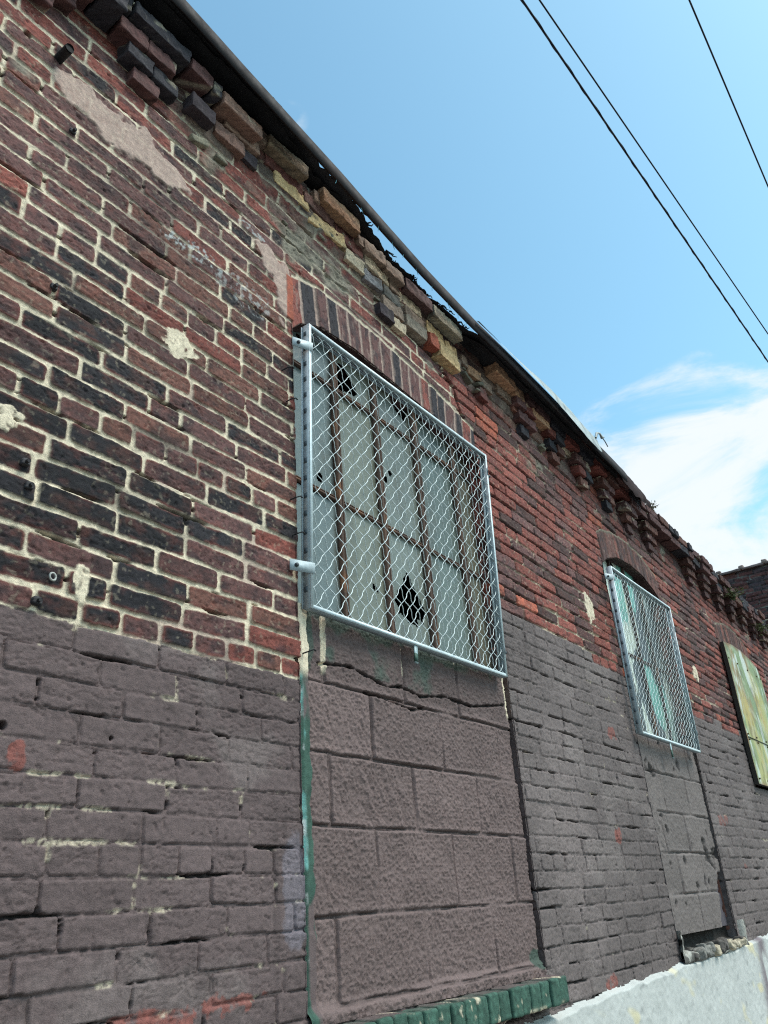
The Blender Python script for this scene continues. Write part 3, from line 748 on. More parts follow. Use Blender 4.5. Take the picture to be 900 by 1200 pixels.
# ---- roof: deck, torn felt, brown steel edge, grey flashing
def eave_z(x): return np.interp(x, [-4, -.65, 0, .24, .41, .6, .9, 1.2, 1.4, 1.66, 2.05, 2.4, 3.0, 3.4, 4, 11], [2.86, 2.815, 2.785, 2.775, 2.745, 2.70, 2.682, 2.635, 2.630, 2.620, 2.610, 2.600, 2.59, 2.56, 2.52, 2.40])
nx, ny = 1100, 40
xs = np.linspace(-3.2, 3.45, nx)
ragged = .022 * fbm(xs * 18, xs * 0, 500, 4) + .02 * np.clip(fbm(xs * 40, xs * 0 + 3, 501, 2) - .25, 0, 1)
front = np.interp(xs, [-4, -.2, .05, .3, .45, .95, 1.12, 1.25, 2.9, 3.1, 3.45], [-.145, -.145, -.105, -.085, -.065, -.060, -.09, -.135, -.14, -.10, -.06]) + ragged * np.interp(xs, [-.2, 0, 1.1, 1.3, 2.9, 3.1], [.1, 1, 1, .1, .1, .6])
T = np.linspace(0, 1, ny)
Xf = np.repeat(xs[:, None], ny, 1)
Yf = front[:, None] + (.5 - front[:, None]) * T[None, :] ** 1.6
Zf = eave_z(Xf) + .06 * T[None, :] + .010 * fbm(Xf * 9, Yf * 14, 502, 3) + .007 * np.exp(-((Yf - front[:, None]) / .02) ** 2) * fbm(Xf * 40, Yf * 10, 503, 3)
Kf = lin((56, 54, 56)) * (1 + .4 * fbm(Xf * 10, Yf * 10, 504, 3))[..., None] * np.ones(Xf.shape + (3,))
mb = MB(); mb.add(np.stack([Xf, Yf, Zf], -1).reshape(-1, 3), grid_faces(nx, ny), Kf.reshape(-1, 3))
# second ply hanging a little lower, set back
Y2 = front[:, None] + .035 + (.1 - front[:, None]) * T[None, :]
Z2 = Zf - .018 - .035 * T[None, :] + .012 * fbm(Xf * 14, Y2 * 20, 505, 3)
mb.add(np.stack([Xf, Y2, Z2], -1).reshape(-1, 3), grid_faces(nx, ny), (Kf * .6).reshape(-1, 3))
for k in range(26):   # torn shreds along the open stretch
    x = random.uniform(.0, 1.15); y = float(np.interp(x, xs, front)); z = float(eave_z(x)); L = random.uniform(.015, .05)
    P = [(x + u * L * random.uniform(.6, 1), y - u * .012 + random.uniform(-.004, .004), z + .004 - u * random.uniform(-.008, .02)) for u in np.linspace(0, 1, 4)]
    mb.tube(P, np.linspace(.006, .002, 4), lin((30, 32, 36)), k=4)
mb.build('roof_felt', M_felt, bld)
mb = MB()
X, Y = np.meshgrid(np.linspace(-3.2, 10.0, 200), np.linspace(.2, 7.2, 30), indexing='ij')
Zr = eave_z(X) + .05 + .02 * (Y - .2)
mb.add(np.stack([X, Y, Zr], -1).reshape(-1, 3), grid_faces(200, 30), lin((60, 58, 58)))
mb.build('roof', M_felt, bld)
# timber edge under the felt, seen in the gap
mb = MB()
for (a, b) in ((-3.2, -.4), (-.4, .5), (.5, 1.4), (1.4, 2.4), (2.4, 3.1)):
    za, zb = float(eave_z(a)) - .05, float(eave_z(b)) - .05
    V = [(a, .03, za - .06), (b, .03, zb - .06), (b, .12, zb - .06), (a, .12, za - .06), (a, .03, za + .02), (b, .03, zb + .02), (b, .12, zb + .02), (a, .12, za + .02)]
    mb.add(V, [(0,3,2,1),(4,5,6,7),(0,1,5,4),(1,2,6,5),(2,3,7,6),(3,0,4,7)], lin((40, 34, 32)))
mb.build('eaves_board', M_rust, bld, smooth=False)

bx = np.linspace(-3.2, 2.95, 260)
bt = np.interp(bx, [-3.2, -.65, -.39, -.12, .13, .4, .7, 1.1, 2.0, 2.75, 2.95], [2.93, 2.828, 2.796, 2.772, 2.752, 2.715, 2.677, 2.646, 2.625, 2.600, 2.585]) + .0025 * fbm(bx * 3, bx * 0, 510, 3)
prof = [(-.150, -.066), (-.152, -.004), (-.146, -.001), (-.110, .000), (-.110, -.004), (-.146, -.007), (-.146, -.066)]   # an angle section
P = np.array([[(x, y + .002 * math.sin(x * 3), z + t) for (y, z) in prof] for x, t in zip(bx, bt)])
n_, k_ = P.shape[:2]; idx = np.arange(n_ * k_).reshape(n_, k_); j_ = np.roll(idx, -1, 1)
F = np.stack([idx[:-1], idx[1:], j_[1:], j_[:-1]], -1).reshape(-1, 4)
Pf = P.reshape(-1, 3)
Kc = lin((36, 29, 30)) * (1 + .35 * fbm(Pf[:, 0] * 6, Pf[:, 2] * 40, 511, 4))[:, None]
Kc = mixc(Kc, lin((56, 40, 36)) * np.ones_like(Kc), sst(.2, .5, fbm(Pf[:, 0] * 14, Pf[:, 2] * 30, 512, 3)) * .6)
ra = mesh('roof_edge_angle', Pf, F, M_bar, bld, Kc, smooth=False)
mb = MB()   # stubs of wire along the steel edge
for px_ in (.10, .25, .36, .45, .53, .62, .74, .86, .95, 1.02):
    z = float(np.interp(px_, bx, bt)) - .072; a = random.uniform(-1, 1)
    mb = MB(); mb.tube([(px_, -.145, z + .01), (px_ + .006 * a, -.147, z - .008), (px_ + .018 * a, -.150, z - .022 - random.uniform(0, .012))], .0014, lin((70, 120, 130)), k=4); mb.build('wire_stub', M_wall, bld)
# grey flashing sheet
fx = np.linspace(1.10, 2.50, 120)
ft_ = np.interp(fx, [1.1, 1.49, 1.885, 2.5], [2.636, 2.648, 2.665, 2.618]); fb_ = np.interp(fx, [1.1, 1.49, 1.8, 2.1, 2.44, 2.5], [2.625, 2.612, 2.600, 2.560, 2.525, 2.530])
U = np.linspace(0, 1, 14)
Xs = np.repeat(fx[:, None], 14, 1); Zs = ft_[:, None] + (fb_ - ft_)[:, None] * U[None]
Ys = -.158 - .014 * U[None] + .004 * fbm(Xs * 7, Zs * 30, 520, 3)
Kc = lin((172, 178, 176)) * (1 + .14 * fbm(Xs * 9, Zs * 30, 521, 4))[..., None]
Kc = mixc(Kc, lin((110, 112, 110)) * np.ones_like(Kc), sst(.2, .5, fbm(Xs * 25, Zs * 12, 522, 3)) * .6)
mb = MB(); mb.add(np.stack([Xs, Ys, Zs], -1).reshape(-1, 3), grid_faces(120, 14), Kc.reshape(-1, 3))
Yt = -.156 + .20 * U[None] + Xs * 0; Zt = ft_[:, None] + .004 + .02 * U[None] + .003 * fbm(Xs * 9, Yt * 9, 523, 2)
mb.build('flashing', M_sheet, bld)
mb = MB()
mb.tube([(2.47, -.16, 2.62), (2.49, -.165, 2.66), (2.53, -.17, 2.675), (2.57, -.165, 2.665), (2.60, -.17, 2.68)], [.008, .009, .006, .010, .004], lin((170, 175, 172)), k=5)
mb.tube([(2.53, -.17, 2.672), (2.57, -.18, 2.63), (2.60, -.18, 2.61)], .004, lin((120, 125, 125)), k=4)
mb.build('bent_metal_scrap', M_sheet, bld)
# flap of felt folded over the wall head where the steel ends
nx, nz = 70, 50
X, T2 = np.meshgrid(np.linspace(2.78, 3.42, nx), np.linspace(0, 1, nz), indexing='ij')
Zt = np.interp(X, [2.78, 3.0, 3.2, 3.42], [2.655, 2.66, 2.655, 2.60]); Zb = np.interp(X, [2.78, 3.0, 3.15, 3.42], [2.60, 2.53, 2.50, 2.52]) + .012 * fbm(X * 20, X * 0, 530, 3)
Z = Zt + (Zb - Zt) * T2; Y = -.105 - .03 * np.sin(T2 * 2.4) + .012 * fbm(X * 12, Z * 12, 531, 3)
K = lin((66, 54, 54)) * (1 + .3 * fbm(X * 12, Z * 12, 532, 3))[..., None] * np.ones(X.shape + (3,))
mb = MB(); mb.add(np.stack([X, Y, Z], -1).reshape(-1, 3), grid_faces(nx, nz), K.reshape(-1, 3))
Y3 = -.105 + .4 * T2; mb.add(np.stack([X, Y3, Zt + .004 * fbm(X * 14, Y3 * 14, 533, 2)], -1).reshape(-1, 3), grid_faces(nx, nz), K.reshape(-1, 3))
mb.build('felt_flap', M_felt, bld)

# ---- windows behind the grilles
def glass_sheet(name, x0, x1, z0, z1, y, step, col, holes, parent, seed, paint=None):
    nx = max(3, int((x1 - x0) / step)); nz = max(3, int((z1 - z0) / step))
    X, Z = np.meshgrid(np.linspace(x0, x1, nx), np.linspace(z0, z1, nz), indexing='ij')
    Y = y + .003 * fbm(X * 5, Z * 3, seed, 2) + .0006 * fbm(X * 90, Z * 90, seed + 1, 2)
    c = np.asarray(col) * (1 + .10 * fbm(X * 8, Z * 3, seed + 2, 4) + .05 * fbm(X * 40, Z * 30, seed + 3, 2))[..., None] * np.ones(X.shape + (3,))
    dirt = sst(.0, .5, fbm(X * 14, Z * 4, seed + 4, 4)); c = mixc(c, lin((84, 80, 66)) * np.ones_like(c), dirt * .5); c = c * (1 + .12 * fbm(X * 3, Z * 2, seed + 9, 3))[..., None]
    edge = sst(.03, .004, np.minimum(X - x0, x1 - X) + .006 * fbm(X * 20, Z * 20, seed + 5, 3)); c = mixc(c, lin((88, 76, 62)) * np.ones_like(c), edge * .5)
    if paint: c = paint(X, Z, c)
    kill = np.zeros(X.shape, bool)
    for f in holes: kill |= f(X, Z)
    keep = ~(kill[:-1, :-1])
    V, F, c = compact(np.stack([X, Y, Z], -1).reshape(-1, 3), grid_faces(nx, nz, keep), c.reshape(-1, 3))
    if len(F): return mesh(name, V, F, M_glass, parent, c)

def hole(cx, cz, rx, rz, seed, tri=0):
    def f(X, Z):
        w = 1 + tri * (Z - cz) / rz
        return np.abs((X - cx) / (rx * np.maximum(.05, 1 - tri * (Z - cz) / rz))) ** 1.5 + np.abs((Z - cz) / rz) ** 2 + .5 * fbm(X * 45, Z * 45, seed, 2) < 1
    return f
def broken_top(X, Z):
    n = fbm(X * 6, Z * 7, 550, 3)
    lim = np.interp(X, [0, .25, .5, .8, 1.24], [2.06, 2.02, 1.98, 1.95, 1.95])
    return (Z - lim) * 4 + n * 1.6 > .66
w1 = link(bpy.data.objects.new('window', None), bld); w1['label'] = 'steel window with rusty bars and broken clouded panes'
YW = .062
mun = [.283, .537, .809, 1.105]
hb1 = 1.462; hb2 = 1.93
edges = [.045] + mun + [1.25]
pc = [lin((128, 140, 138)), lin((140, 142, 126)), lin((138, 143, 132)), lin((122, 134, 126)), lin((130, 124, 106))]
HS = [hole(.675, 1.225, .070, .10, 560, .75), hole(.455, 1.205, .008, .012, 561), hole(.475, 1.20, .005, .014, 562), hole(.189, 1.525, .016, .02, 563), hole(.577, 1.672, .012, .018, 564), hole(.609, 1.711, .012, .016, 565), hole(.56, 1.65, .01, .008, 566), hole(.085, 1.0, .03, .03, 567), broken_top]
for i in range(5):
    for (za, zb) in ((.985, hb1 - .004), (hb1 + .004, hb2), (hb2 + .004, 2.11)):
        glass_sheet('pane', edges[i] + .003, edges[i + 1] - .003, za, zb, YW + random.uniform(-.002, .004), .005, pc[i] * random.uniform(.66, .76) * (1.0 if zb < 1.6 else (.88 if zb < 2 else .6)), HS, w1, 570 + i)  # upper panes darker: shade of the lintel put into their colour
def bar(name, P0, P1, w, dep, col, parent, seed, y=YW):
    mb = MB(); n = 40
    P0 = np.array(P0); P1 = np.array(P1); L = P1 - P0
    ver = abs(L[1]) > abs(L[0])
    for (off, ww, dd) in ((-w * .5, w * .45, dep), (0, w * .5, dep * .45), (w * .28, w * .22, dep * .8)):
        t = np.linspace(0, 1, n); c = P0[None] + L[None] * t[:, None]
        jit = .0012 * fbm(t * 30, t * 0 + off * 100, seed, 3)
        if ver:
            R_ = [np.stack([c[:, 0] + off + jit, np.full(n, y - dd), c[:, 1]], 1), np.stack([c[:, 0] + off + ww + jit, np.full(n, y - dd), c[:, 1]], 1),
                  np.stack([c[:, 0] + off + ww + jit, np.full(n, y + .012), c[:, 1]], 1), np.stack([c[:, 0] + off + jit, np.full(n, y + .012), c[:, 1]], 1)]
        else:
            R_ = [np.stack([c[:, 0], np.full(n, y - dd), c[:, 1] + off + jit], 1), np.stack([c[:, 0], np.full(n, y - dd), c[:, 1] + off + ww + jit], 1),
                  np.stack([c[:, 0], np.full(n, y + .012), c[:, 1] + off + ww + jit], 1), np.stack([c[:, 0], np.full(n, y + .012), c[:, 1] + off + jit], 1)]
        V = np.stack(R_, 1).reshape(-1, 3); idx = np.arange(n * 4).reshape(n, 4); j = np.roll(idx, -1, 1)
        F = np.stack([idx[:-1], j[:-1], j[1:], idx[1:]], -1).reshape(-1, 4)
        k = np.asarray(col) * (1 + .4 * fbm(V[:, 0] * 30, V[:, 2] * 16, seed + 1, 4))[:, None]
        k = mixc(k, lin((150, 100, 66)) * np.ones_like(k), sst(.2, .5, fbm(V[:, 0] * 20, V[:, 2] * 12, seed + 2, 3)) * .5)
        mb.add(V, F, k)
    return mb.build(name, M_rust, parent, smooth=False)
RUST = lin((92, 72, 62))
lean = (.012, .02, .02, .03)
for i, mx in enumerate(mun):
    bar('glazing_bar', (mx + .004, .95), (mx - lean[i] * .4, 2.12), .030 if i != 2 else .036, .018, RUST * (1 if i % 2 else .9), w1, 600 + i)
bar('glazing_bar', (.0, hb1 + .012), (1.26, hb1 - .006), .016, .012, RUST * .9, w1, 610)
bar('glazing_bar', (.0, hb2), (1.26, hb2), .016, .012, RUST * .7, w1, 611)
mb = MB(); mb.box((.001, YW - .024, .95), (.045, YW + .02, 2.06), lin((92, 100, 96)), bev=.003); mb.box((.001, YW - .022, .985), (1.236, YW + .018, 1.035), lin((60, 56, 50)), bev=.003)  # bottom rail coloured dark to stand for the shade below the grille
mb.build('window_frame', M_sheet, w1)

w2 = link(bpy.data.objects.new('window', None), bld); w2['label'] = 'dark window with teal and white spray paint on its panes'
def graf(X, Z, c):
    t = fbm(X * 2.4 + Z * 1.3, Z * 2.2, 640, 3)
    left = sst(3.6, 3.25, X + .15 * fbm(X * 4, Z * 4, 644, 2))
    a = sst(.04, .09, np.abs(fbm(X * 3.0 + 2, Z * 2.2, 641, 2)) - .06) 
    teal = sst(.06, .14, fbm(X * 5.5, Z * 3.0, 642, 3)) * left
    wh = sst(.02, .10, fbm(X * 6.5 + 3, Z * 2.6, 643, 3)) * left
    c = mixc(c, lin((200, 206, 190)) * np.ones_like(c), wh * 1.0)
    c = mixc(c, lin((112, 178, 162)) * np.ones_like(c), teal * .9)
    return c
e2 = [2.64, 2.89, 3.13, 3.38, 3.625]
for i in range(4):
    for (za, zb) in ((.93, 1.45), (1.46, 2.06)):
        glass_sheet('pane', e2[i] + .002, e2[i + 1] - .002, za, zb, YW + .004 * i * 0, .010, lin((46, 50, 52)), [lambda X, Z: Z > np.interp(X, ARCH[1][0], ARCH[1][1]) + .03, lambda X, Z: fbm(X * 4, Z * 4, 650, 3) + (Z - 1.9) * 1.5 > .42], w2, 660 + i * 2, graf)
for mx in e2[1:-1]: bar('glazing_bar', (mx, .93), (mx, 2.05), .026, .016, RUST * .6, w2, 670)
bar('glazing_bar', (2.63, 1.455), (3.63, 1.455), .016, .012, RUST * .6, w2, 671)

# ---- iron hooks, bolts and nails left in the wall
def bolt(x, z, kind):
    mb = MB(); c = lin((58, 56, 58))
    if kind == 0:
        mb.rbrick((x - .009, -.009, z - .008), (x + .009, .005, z + .008), c, r=.004, amp=.003, n=4, seed=int(z * 100))
        mb.tube([(x, -.005, z), (x, -.018, z - .002)], .0045, c * .7, k=8)
        mb.tube([(x, -.018, z - .002), (x, -.0182, z - .002)], [.0045, .0001], c * .7, k=8)
    elif kind == 1:
        P = [(x + .008 * math.cos(a), -.006 - .003 * math.sin(a * .5), z + .008 * math.sin(a)) for a in np.linspace(0, 2 * math.pi, 14)]
        mb.tube(P, .0022, lin((170, 170, 165)), k=6)
    elif kind == 2:
        mb.tube([(x, .01, z), (x, -.045, z), (x, -.050, z - .002)], .013, c * .45, k=10)
        mb.tube([(x, -.050, z - .002), (x, -.0502, z - .002)], [.013, .0001], c * .25, k=10)
    else:
        mb.tube([(x, .01, z), (x + .002, -.02, z + .002), (x + .014, -.030, z + .008), (x + .022, -.03, z + .006)], [.0022, .0022, .002, .0028], c * .4, k=5)
    return mb.build(('anchor_bolt', 'eye_hook', 'pipe_stub', 'bent_nail')[kind], M_rust, bld)
for (x, z) in ((-.867, 1.116), (-.852, 1.065), (-.861, 1.601), (-.871, 2.129), (-.801, .821)): bolt(x, z, 0)
bolt(-.775, .879, 1); bolt(-.938, 2.355, 2)
for (x, z) in ((-.055, 1.80), (-.041, 1.685), (-.029, 1.338), (-.024, 1.221), (.012, .871)): bolt(x, z, 3)
# ------------------------------------------------------------------ security grilles
def grille(label, x0, x1, z0, z1, tabs, foot, seg, back):
    g = thing('security_grille', label, 'window grille', 'galvanised wire mesh grilles bolted over the windows', loc=(0, 0, 0))
    def warp(m):
        for V in m.V:
            u = (V[:, 0] - x0) / (x1 - x0); v = np.clip((V[:, 2] - z0) / (z1 - z0), -.1, 1)
            V[:, 1] += back * (1 - v); V[:, 0] -= .03 * u * (1 - v) * (back / .026)
    G = lin((196, 206, 208)); G2 = lin((168, 180, 186)); yf, yb = -.062, -.034; w = .011
    mb = MB()
    for (a, b, c_, d_) in ((x0, x0 + w, z0, z1), (x1 - w, x1, z0, z1)):
        mb.box((a, yf, c_), (b, yf + .003, d_), G * 1.05)                       # front lip
    for (c_, d_) in ((z0, z0 + w), (z1 - w, z1)):
        mb.box((x0 + w, yf + .0003, c_), (x1 - w, yf + .0033, d_), G * 1.05)
    mb.box((x0 - .0005, yf + .003, z0), (x0 + .003, yb, z1), G2); mb.box((x1 - .003, yf + .003, z0), (x1 + .0005, yb, z1), G2)
    mb.box((x0 + .003, yf + .003, z0 - .0005), (x1 - .003, yb, z0 + .003), G2 * .8); mb.box((x0 + .003, yf + .003, z1 - .003), (x1 - .003, yb, z1 + .0005), G2)
    # a second angle behind, standing off the first
    mb.box((x0 - .004, yb + .002, z0 + .004), (x0 + .010, yb + .005, z1 - .004), G2); mb.box((x1 - .010, yb + .002, z0 + .004), (x1 + .004, yb + .005, z1 - .004), G2)
    mb.box((x0 + .01, yb + .002, z0 + .004), (x1 - .01, yb + .005, z0 + .016), G2 * .7); mb.box((x0 + .01, yb + .002, z1 - .016), (x1 - .01, yb + .005, z1 - .004), G2 * .7)
    sl = mb; z = z0 + .05                                                     # punched slots in the side that carries the wires
    while z < z1 - .03:
        sl.box((x0 - .0018, -.050, z), (x0 - .0006, -.038, z + .017), lin((78, 88, 94))); z += .0605
    warp(mb); mb.build('frame', M_galv, g, smooth=False); mb = MB()
    # crimped wires in two directions; each weaves over and under
    wx, wz = .0508, .0605; mid_y = -.050; mb = MB()
    xi0, xi1, zi0, zi1 = x0 + .004, x1 - .004, z0 + .004, z1 - .004
    for sgn in (1, -1):
        sl_ = sgn * wz / wx
        lo = int(math.floor(((xi0 - xi1) if sgn > 0 else 0) / wx)) - 22; hi = int((xi1 - xi0) / wx * 1) + 24
        for k in range(lo, hi):
            xb_ = xi0 + k * wx + .02
            # line x = xb_ + t, z = zi0 + sl_*t (sgn>0) or zi0 + sl_*t going left
            if sgn > 0: t0 = max(xi0 - xb_, 0); t1 = min(xi1 - xb_, (zi1 - zi0) / sl_)
            else: t1 = min(0 if True else 0, xi1 - xb_); t0 = max(xi0 - xb_, (zi1 - zi0) / sl_); t1 = min(t1, xi1 - xb_)
            if t1 - t0 < .006: continue
            n = max(3, int((t1 - t0) / wx * 2 * seg) + 1)
            t = np.linspace(t0, t1, n)
            X = xb_ + t; Z = zi0 + sl_ * t
            # crossings lie every wx/2 along x ; alternate over and under
            ph = np.pi * (t / (wx / 2)) + (k % 2) * 0
            s = np.sin(ph + math.pi / 2)
            amp = .0042
            Y = mid_y + sgn * amp * np.clip(s * 1.25, -1, 1)
            mb.tube(np.stack([X, Y, Z], 1), .00135, lin((222, 230, 230)) * (1 if sgn > 0 else .96), k=5 if seg > 4 else 4)
    warp(mb); mb.build('wire_mesh', M_wire, g)
    for (side, z, L, dz) in tabs:
        mb = MB()
        if side < 0: a, b = x0 - L, x0 + .012
        else: a, b = x1 - .012, x1 + L
        yy = -.0655
        V = [(a, yy + .035, z - .017 + dz), (b, yy, z - .017), (b, yy, z + .017), (a, yy + .035, z + .017 + dz)]
        V = [(x, y - .003, z_) for x, y, z_ in V] + V
        if side > 0: V = [(a, yy, z - .017), (b, yy + .035, z - .017 + dz), (b, yy + .035, z + .017 + dz), (a, yy, z + .017)]; V = [(x, y - .003, z_) for x, y, z_ in V] + V
        mb.add(V, [(0, 1, 2, 3), (7, 6, 5, 4), (0, 4, 5, 1), (1, 5, 6, 2), (2, 6, 7, 3), (3, 7, 4, 0)], lin((168, 180, 184)))
        warp(mb); tb = mb.build('mounting_tab', M_galv, g, smooth=False)
        hx = (a + .016) if side < 0 else (b - .014); hy = yy + .035 * (1 - .016 / (b - a)) - .004
        bb = MB(); th = np.linspace(0, 2 * math.pi, 7)[:-1]
        bb.tube([(hx, hy + .002, z + dz * .8), (hx, hy - .006, z + dz * .8), (hx, hy - .0062, z + dz * .8)], [.0062, .0062, .0001], lin((60, 66, 70)), k=6)
        warp(bb); bb.build('bolt', M_galv, tb, smooth=False)
    mb = MB(); fx_, fl = foot
    mb.box((fx_ - .009, yf + .004, z0 - fl), (fx_ + .009, yf + .008, z0 + .004), lin((160, 178, 180)))
    mb.box((fx_ - .0092, yf + .0035, z0 - fl + .006), (fx_ + .0092, yf + .0085, z0 - fl * .45), PAL['green'] * .8)
    warp(mb); mb.build('mounting_tab', M_galv, g, smooth=False)
    return g
grille('larger galvanised diamond mesh grille over the nearer window, above blocks with a green edge', .012, 1.205, .998, 2.0,
       ((-1, 1.905, .050, .008), (-1, 1.118, .058, .004), (1, 1.915, .055, -.002), (1, 1.105, .045, 0)), (.56, .062), 6, .026)
grille('smaller galvanised mesh grille over the farther window, in front of teal and white spray paint', 2.575, 3.575, .945, 1.870,
       ((-1, 1.80, .045, .004), (1, 1.72, .05, 0), (1, 1.06, .05, 0)), (3.02, .085), 3, .012)

# ------------------------------------------------------------------ green board over the third opening
x0, x1, zb = 4.91, 5.975, .862
nx, nz = 130, 130
X, T2 = np.meshgrid(np.linspace(x0, x1, nx), np.linspace(0, 1, nz), indexing='ij')
topb = np.interp(X, [x0, 5.2, 5.45, 5.7, 5.9, x1], [1.925, 1.955, 1.96, 1.935, 1.895, 1.80])
Z = zb + (topb - zb) * T2; Y = -.040 + .006 * fbm(X * 2, Z * 2, 700, 2) + 0 * X
K = lin((126, 142, 100)) * (1 + .10 * fbm(X * 2, Z * 1.4, 701, 3))[..., None] * np.ones(X.shape + (3,))
rust = sst(.05, .35, fbm(X * 9 + Z * .8, Z * 3.2, 702, 5) + .35 * np.exp(-((X - 5.12 - .12 * (1.9 - Z)) / .09) ** 2) - .05)
K = mixc(K, lin((146, 108, 62)) * np.ones_like(K), rust * .7)
wht = sst(.05, .22, fbm(X * 11 + 5, Z * 4.6, 703, 5) + .45 * np.exp(-((X - 5.42 - .1 * (1.9 - Z)) / .08) ** 2) + .3 * np.exp(-(((X - 5.2) / .1) ** 2 + ((Z - 1.85) / .06) ** 2)) - .12)
K = mixc(K, lin((206, 212, 204)) * np.ones_like(K), wht * .75)
K = mixc(K, lin((84, 150, 120)) * np.ones_like(K), sst(.1, .4, fbm(X * 3 + 9, Z * 3, 704, 3) + (X - 5.6) * .8) * .6)
K = mixc(K, lin((206, 188, 110)) * np.ones_like(K), sst(.15, .4, fbm(X * 4, Z * 1.5, 705, 3) + .3 * (1.3 - Z)) * .45)
K = mixc(K, lin((176, 178, 150)) * np.ones_like(K), sst(.1, .35, fbm(X * 13, Z * 13, 706, 5)) * .45)
K = mixc(K, lin((92, 84, 54)) * np.ones_like(K), sst(.12, .4, fbm(X * 16 + 4, Z * 9, 707, 5)) * .5)
K = mixc(K, lin((120, 78, 48)) * np.ones_like(K), sst(.035, .0, np.minimum(np.minimum(X - x0, x1 - X), np.minimum(Z - zb, topb - Z)) + .02 * fbm(X * 12, Z * 12, 708, 3)) * .7)
bd = thing('boarded_window_panel', 'green painted metal panel streaked with rust and white, covering the third window', 'window panel')
mb = MB(); mb.add(np.stack([X, Y, Z], -1).reshape(-1, 3), grid_faces(nx, nz), K.reshape(-1, 3))
Yb = Y + .030
mb.add(np.stack([X, Yb, Z], -1).reshape(-1, 3), grid_faces(nx, nz)[:, ::-1], lin((50, 48, 44)))
for (sx, sl_) in (('a', np.s_[0, :]), ('b', np.s_[-1, :]), ('c', np.s_[:, 0]), ('d', np.s_[:, -1])):
    A = np.stack([X[sl_], Y[sl_], Z[sl_]], -1); B = np.stack([X[sl_], Yb[sl_], Z[sl_]], -1)
    V = np.stack([A, B], 1).reshape(-1, 3); n = len(A); idx = np.arange(2 * n).reshape(n, 2)
    mb.add(V, np.stack([idx[:-1, 0], idx[:-1, 1], idx[1:, 1], idx[1:, 0]], -1), lin((54, 48, 42)))
mb.build('panel', M_board, bd)
mb = MB(); mb.box((x0 + .02, -.0435, 1.195), (x1 - .01, -.0405, 1.201), lin((70, 74, 56)))
for x in (4.95, 5.2, 5.5, 5.8, 5.93):
    for z in (.90, 1.18, 1.22, 1.80):
        mb.rbrick((x - .006, -.048, z - .006), (x + .006, -.038, z + .006), lin((90, 70, 50)), r=.003, amp=0, n=2)
mb.build('seam', M_rust, bd)

# ------------------------------------------------------------------ neighbouring taller building at the far end
nb = thing('neighbour_building', 'taller dark purple brick building with a coping, beyond the far end of the low wall', 'building')
mb = MB()
for (ya, yb_, st, za, zt) in ((.0, 1.6, .012, 2.0, 4.17), (1.6, 6.0, .03, 2.0, 4.17), (.0, 6.0, .06, -1.39, 2.0)):
    ny = int((yb_ - ya) / st) + 1; nz = int((zt - za) / st) + 1
    Y, Z = np.meshgrid(np.linspace(ya, yb_, ny), np.linspace(za, zt, nz), indexing='ij')
    H, K = brick_face(Y + 2.0, np.clip(Z - 1.6, -1.3, 2.8), coarse=2.6, plain=True)
    K = K * np.array([.62, .80, .92])
    mb.add(np.stack([10.02 - H, Y, Z], -1).reshape(-1, 3), grid_faces(ny, nz), K.reshape(-1, 3))
Y, Z = np.meshgrid(np.linspace(10.02, 16, 160), np.linspace(-1.39, 4.17, 150), indexing='ij')
H, K = brick_face(Y - 6.0, np.clip(Z - 1.6, -1.3, 2.8), coarse=3, plain=True)
mb.add(np.stack([Y, -H * .5, Z], -1).reshape(-1, 3), grid_faces(160, 150), K.reshape(-1, 3))
mb.box((10.04, .02, -1.39), (16.0, 6.0, 4.16), PAL['brown'])
mb.build('wall', M_wall, nb)
mb = MB(); y = -.03; k = 0
while y < 6.0:
    mb.rbrick((9.97, y, 4.165), (10.24, y + .29, 4.20), lin((128, 112, 108)) * random.uniform(.85, 1.1), r=.012, amp=.008, seed=k, n=6)
    mb.rbrick((9.965, y + .26, 4.175), (10.2, y + .33, 4.235), lin((138, 120, 112)) * random.uniform(.85, 1.1), r=.02, amp=.008, seed=k + 3, n=5)
    y += .31; k += 1
mb.rbrick((10.02, -.03, 4.163), (16.0, .22, 4.20), lin((124, 110, 106)), r=.012, amp=.004)
mb.build('coping', M_wall, nb)

# ------------------------------------------------------------------ weeds on the wall head
def weed(label, x, y, z, n, spread, hgt, col, size=.02):
    t = thing('weed', label, 'weed', 'weeds growing from the wall head', loc=(x, y, z + ZO))
    mbs = MB(); mbl = MB(); r = random.Random(int(x * 1000))
    for i in range(n):
        a = r.uniform(0, 2 * math.pi); s_ = r.uniform(.2, 1) * spread; h_ = r.uniform(.3, 1) * hgt
        P = [(s_ * u * math.cos(a) * u, s_ * u * math.sin(a) * u * .6, h_ * u - .3 * s_ * u * u) for u in np.linspace(0, 1, 6)]
        P = [(p[0], p[1], p[2] - ZO) for p in P]
        mbs.tube(P, np.linspace(.0022, .001, 6), lin((92, 84, 58)), k=4)
        for q in range(7):
            p = np.array(P[r.randrange(1, 6)]); d_ = np.array([r.uniform(-1, 1), r.uniform(-1, 1), r.uniform(-.5, .8)]); d_ /= np.linalg.norm(d_)
            e_ = np.cross(d_, [r.uniform(-1, 1), .3, .8]); e_ /= np.linalg.norm(e_); L = size * r.uniform(.5, 1.2)
            mbl.add([p, p + d_ * L * .5 + e_ * L * .25, p + d_ * L, p + d_ * L * .5 - e_ * L * .25], [(0, 1, 2, 3)], np.asarray(col) * r.uniform(.6, 1.4))
    mbs.build('stem', M_leaf, t); mbl.build('foliage', M_leaf, t, smooth=False)
    return t
GRN = lin((84, 92, 58)); DRY = lin((104, 98, 66))
weed('dry tuft of weed on the wall head above the farther window grille', 3.68, -.06, 2.60, 26, .10, .10, DRY)
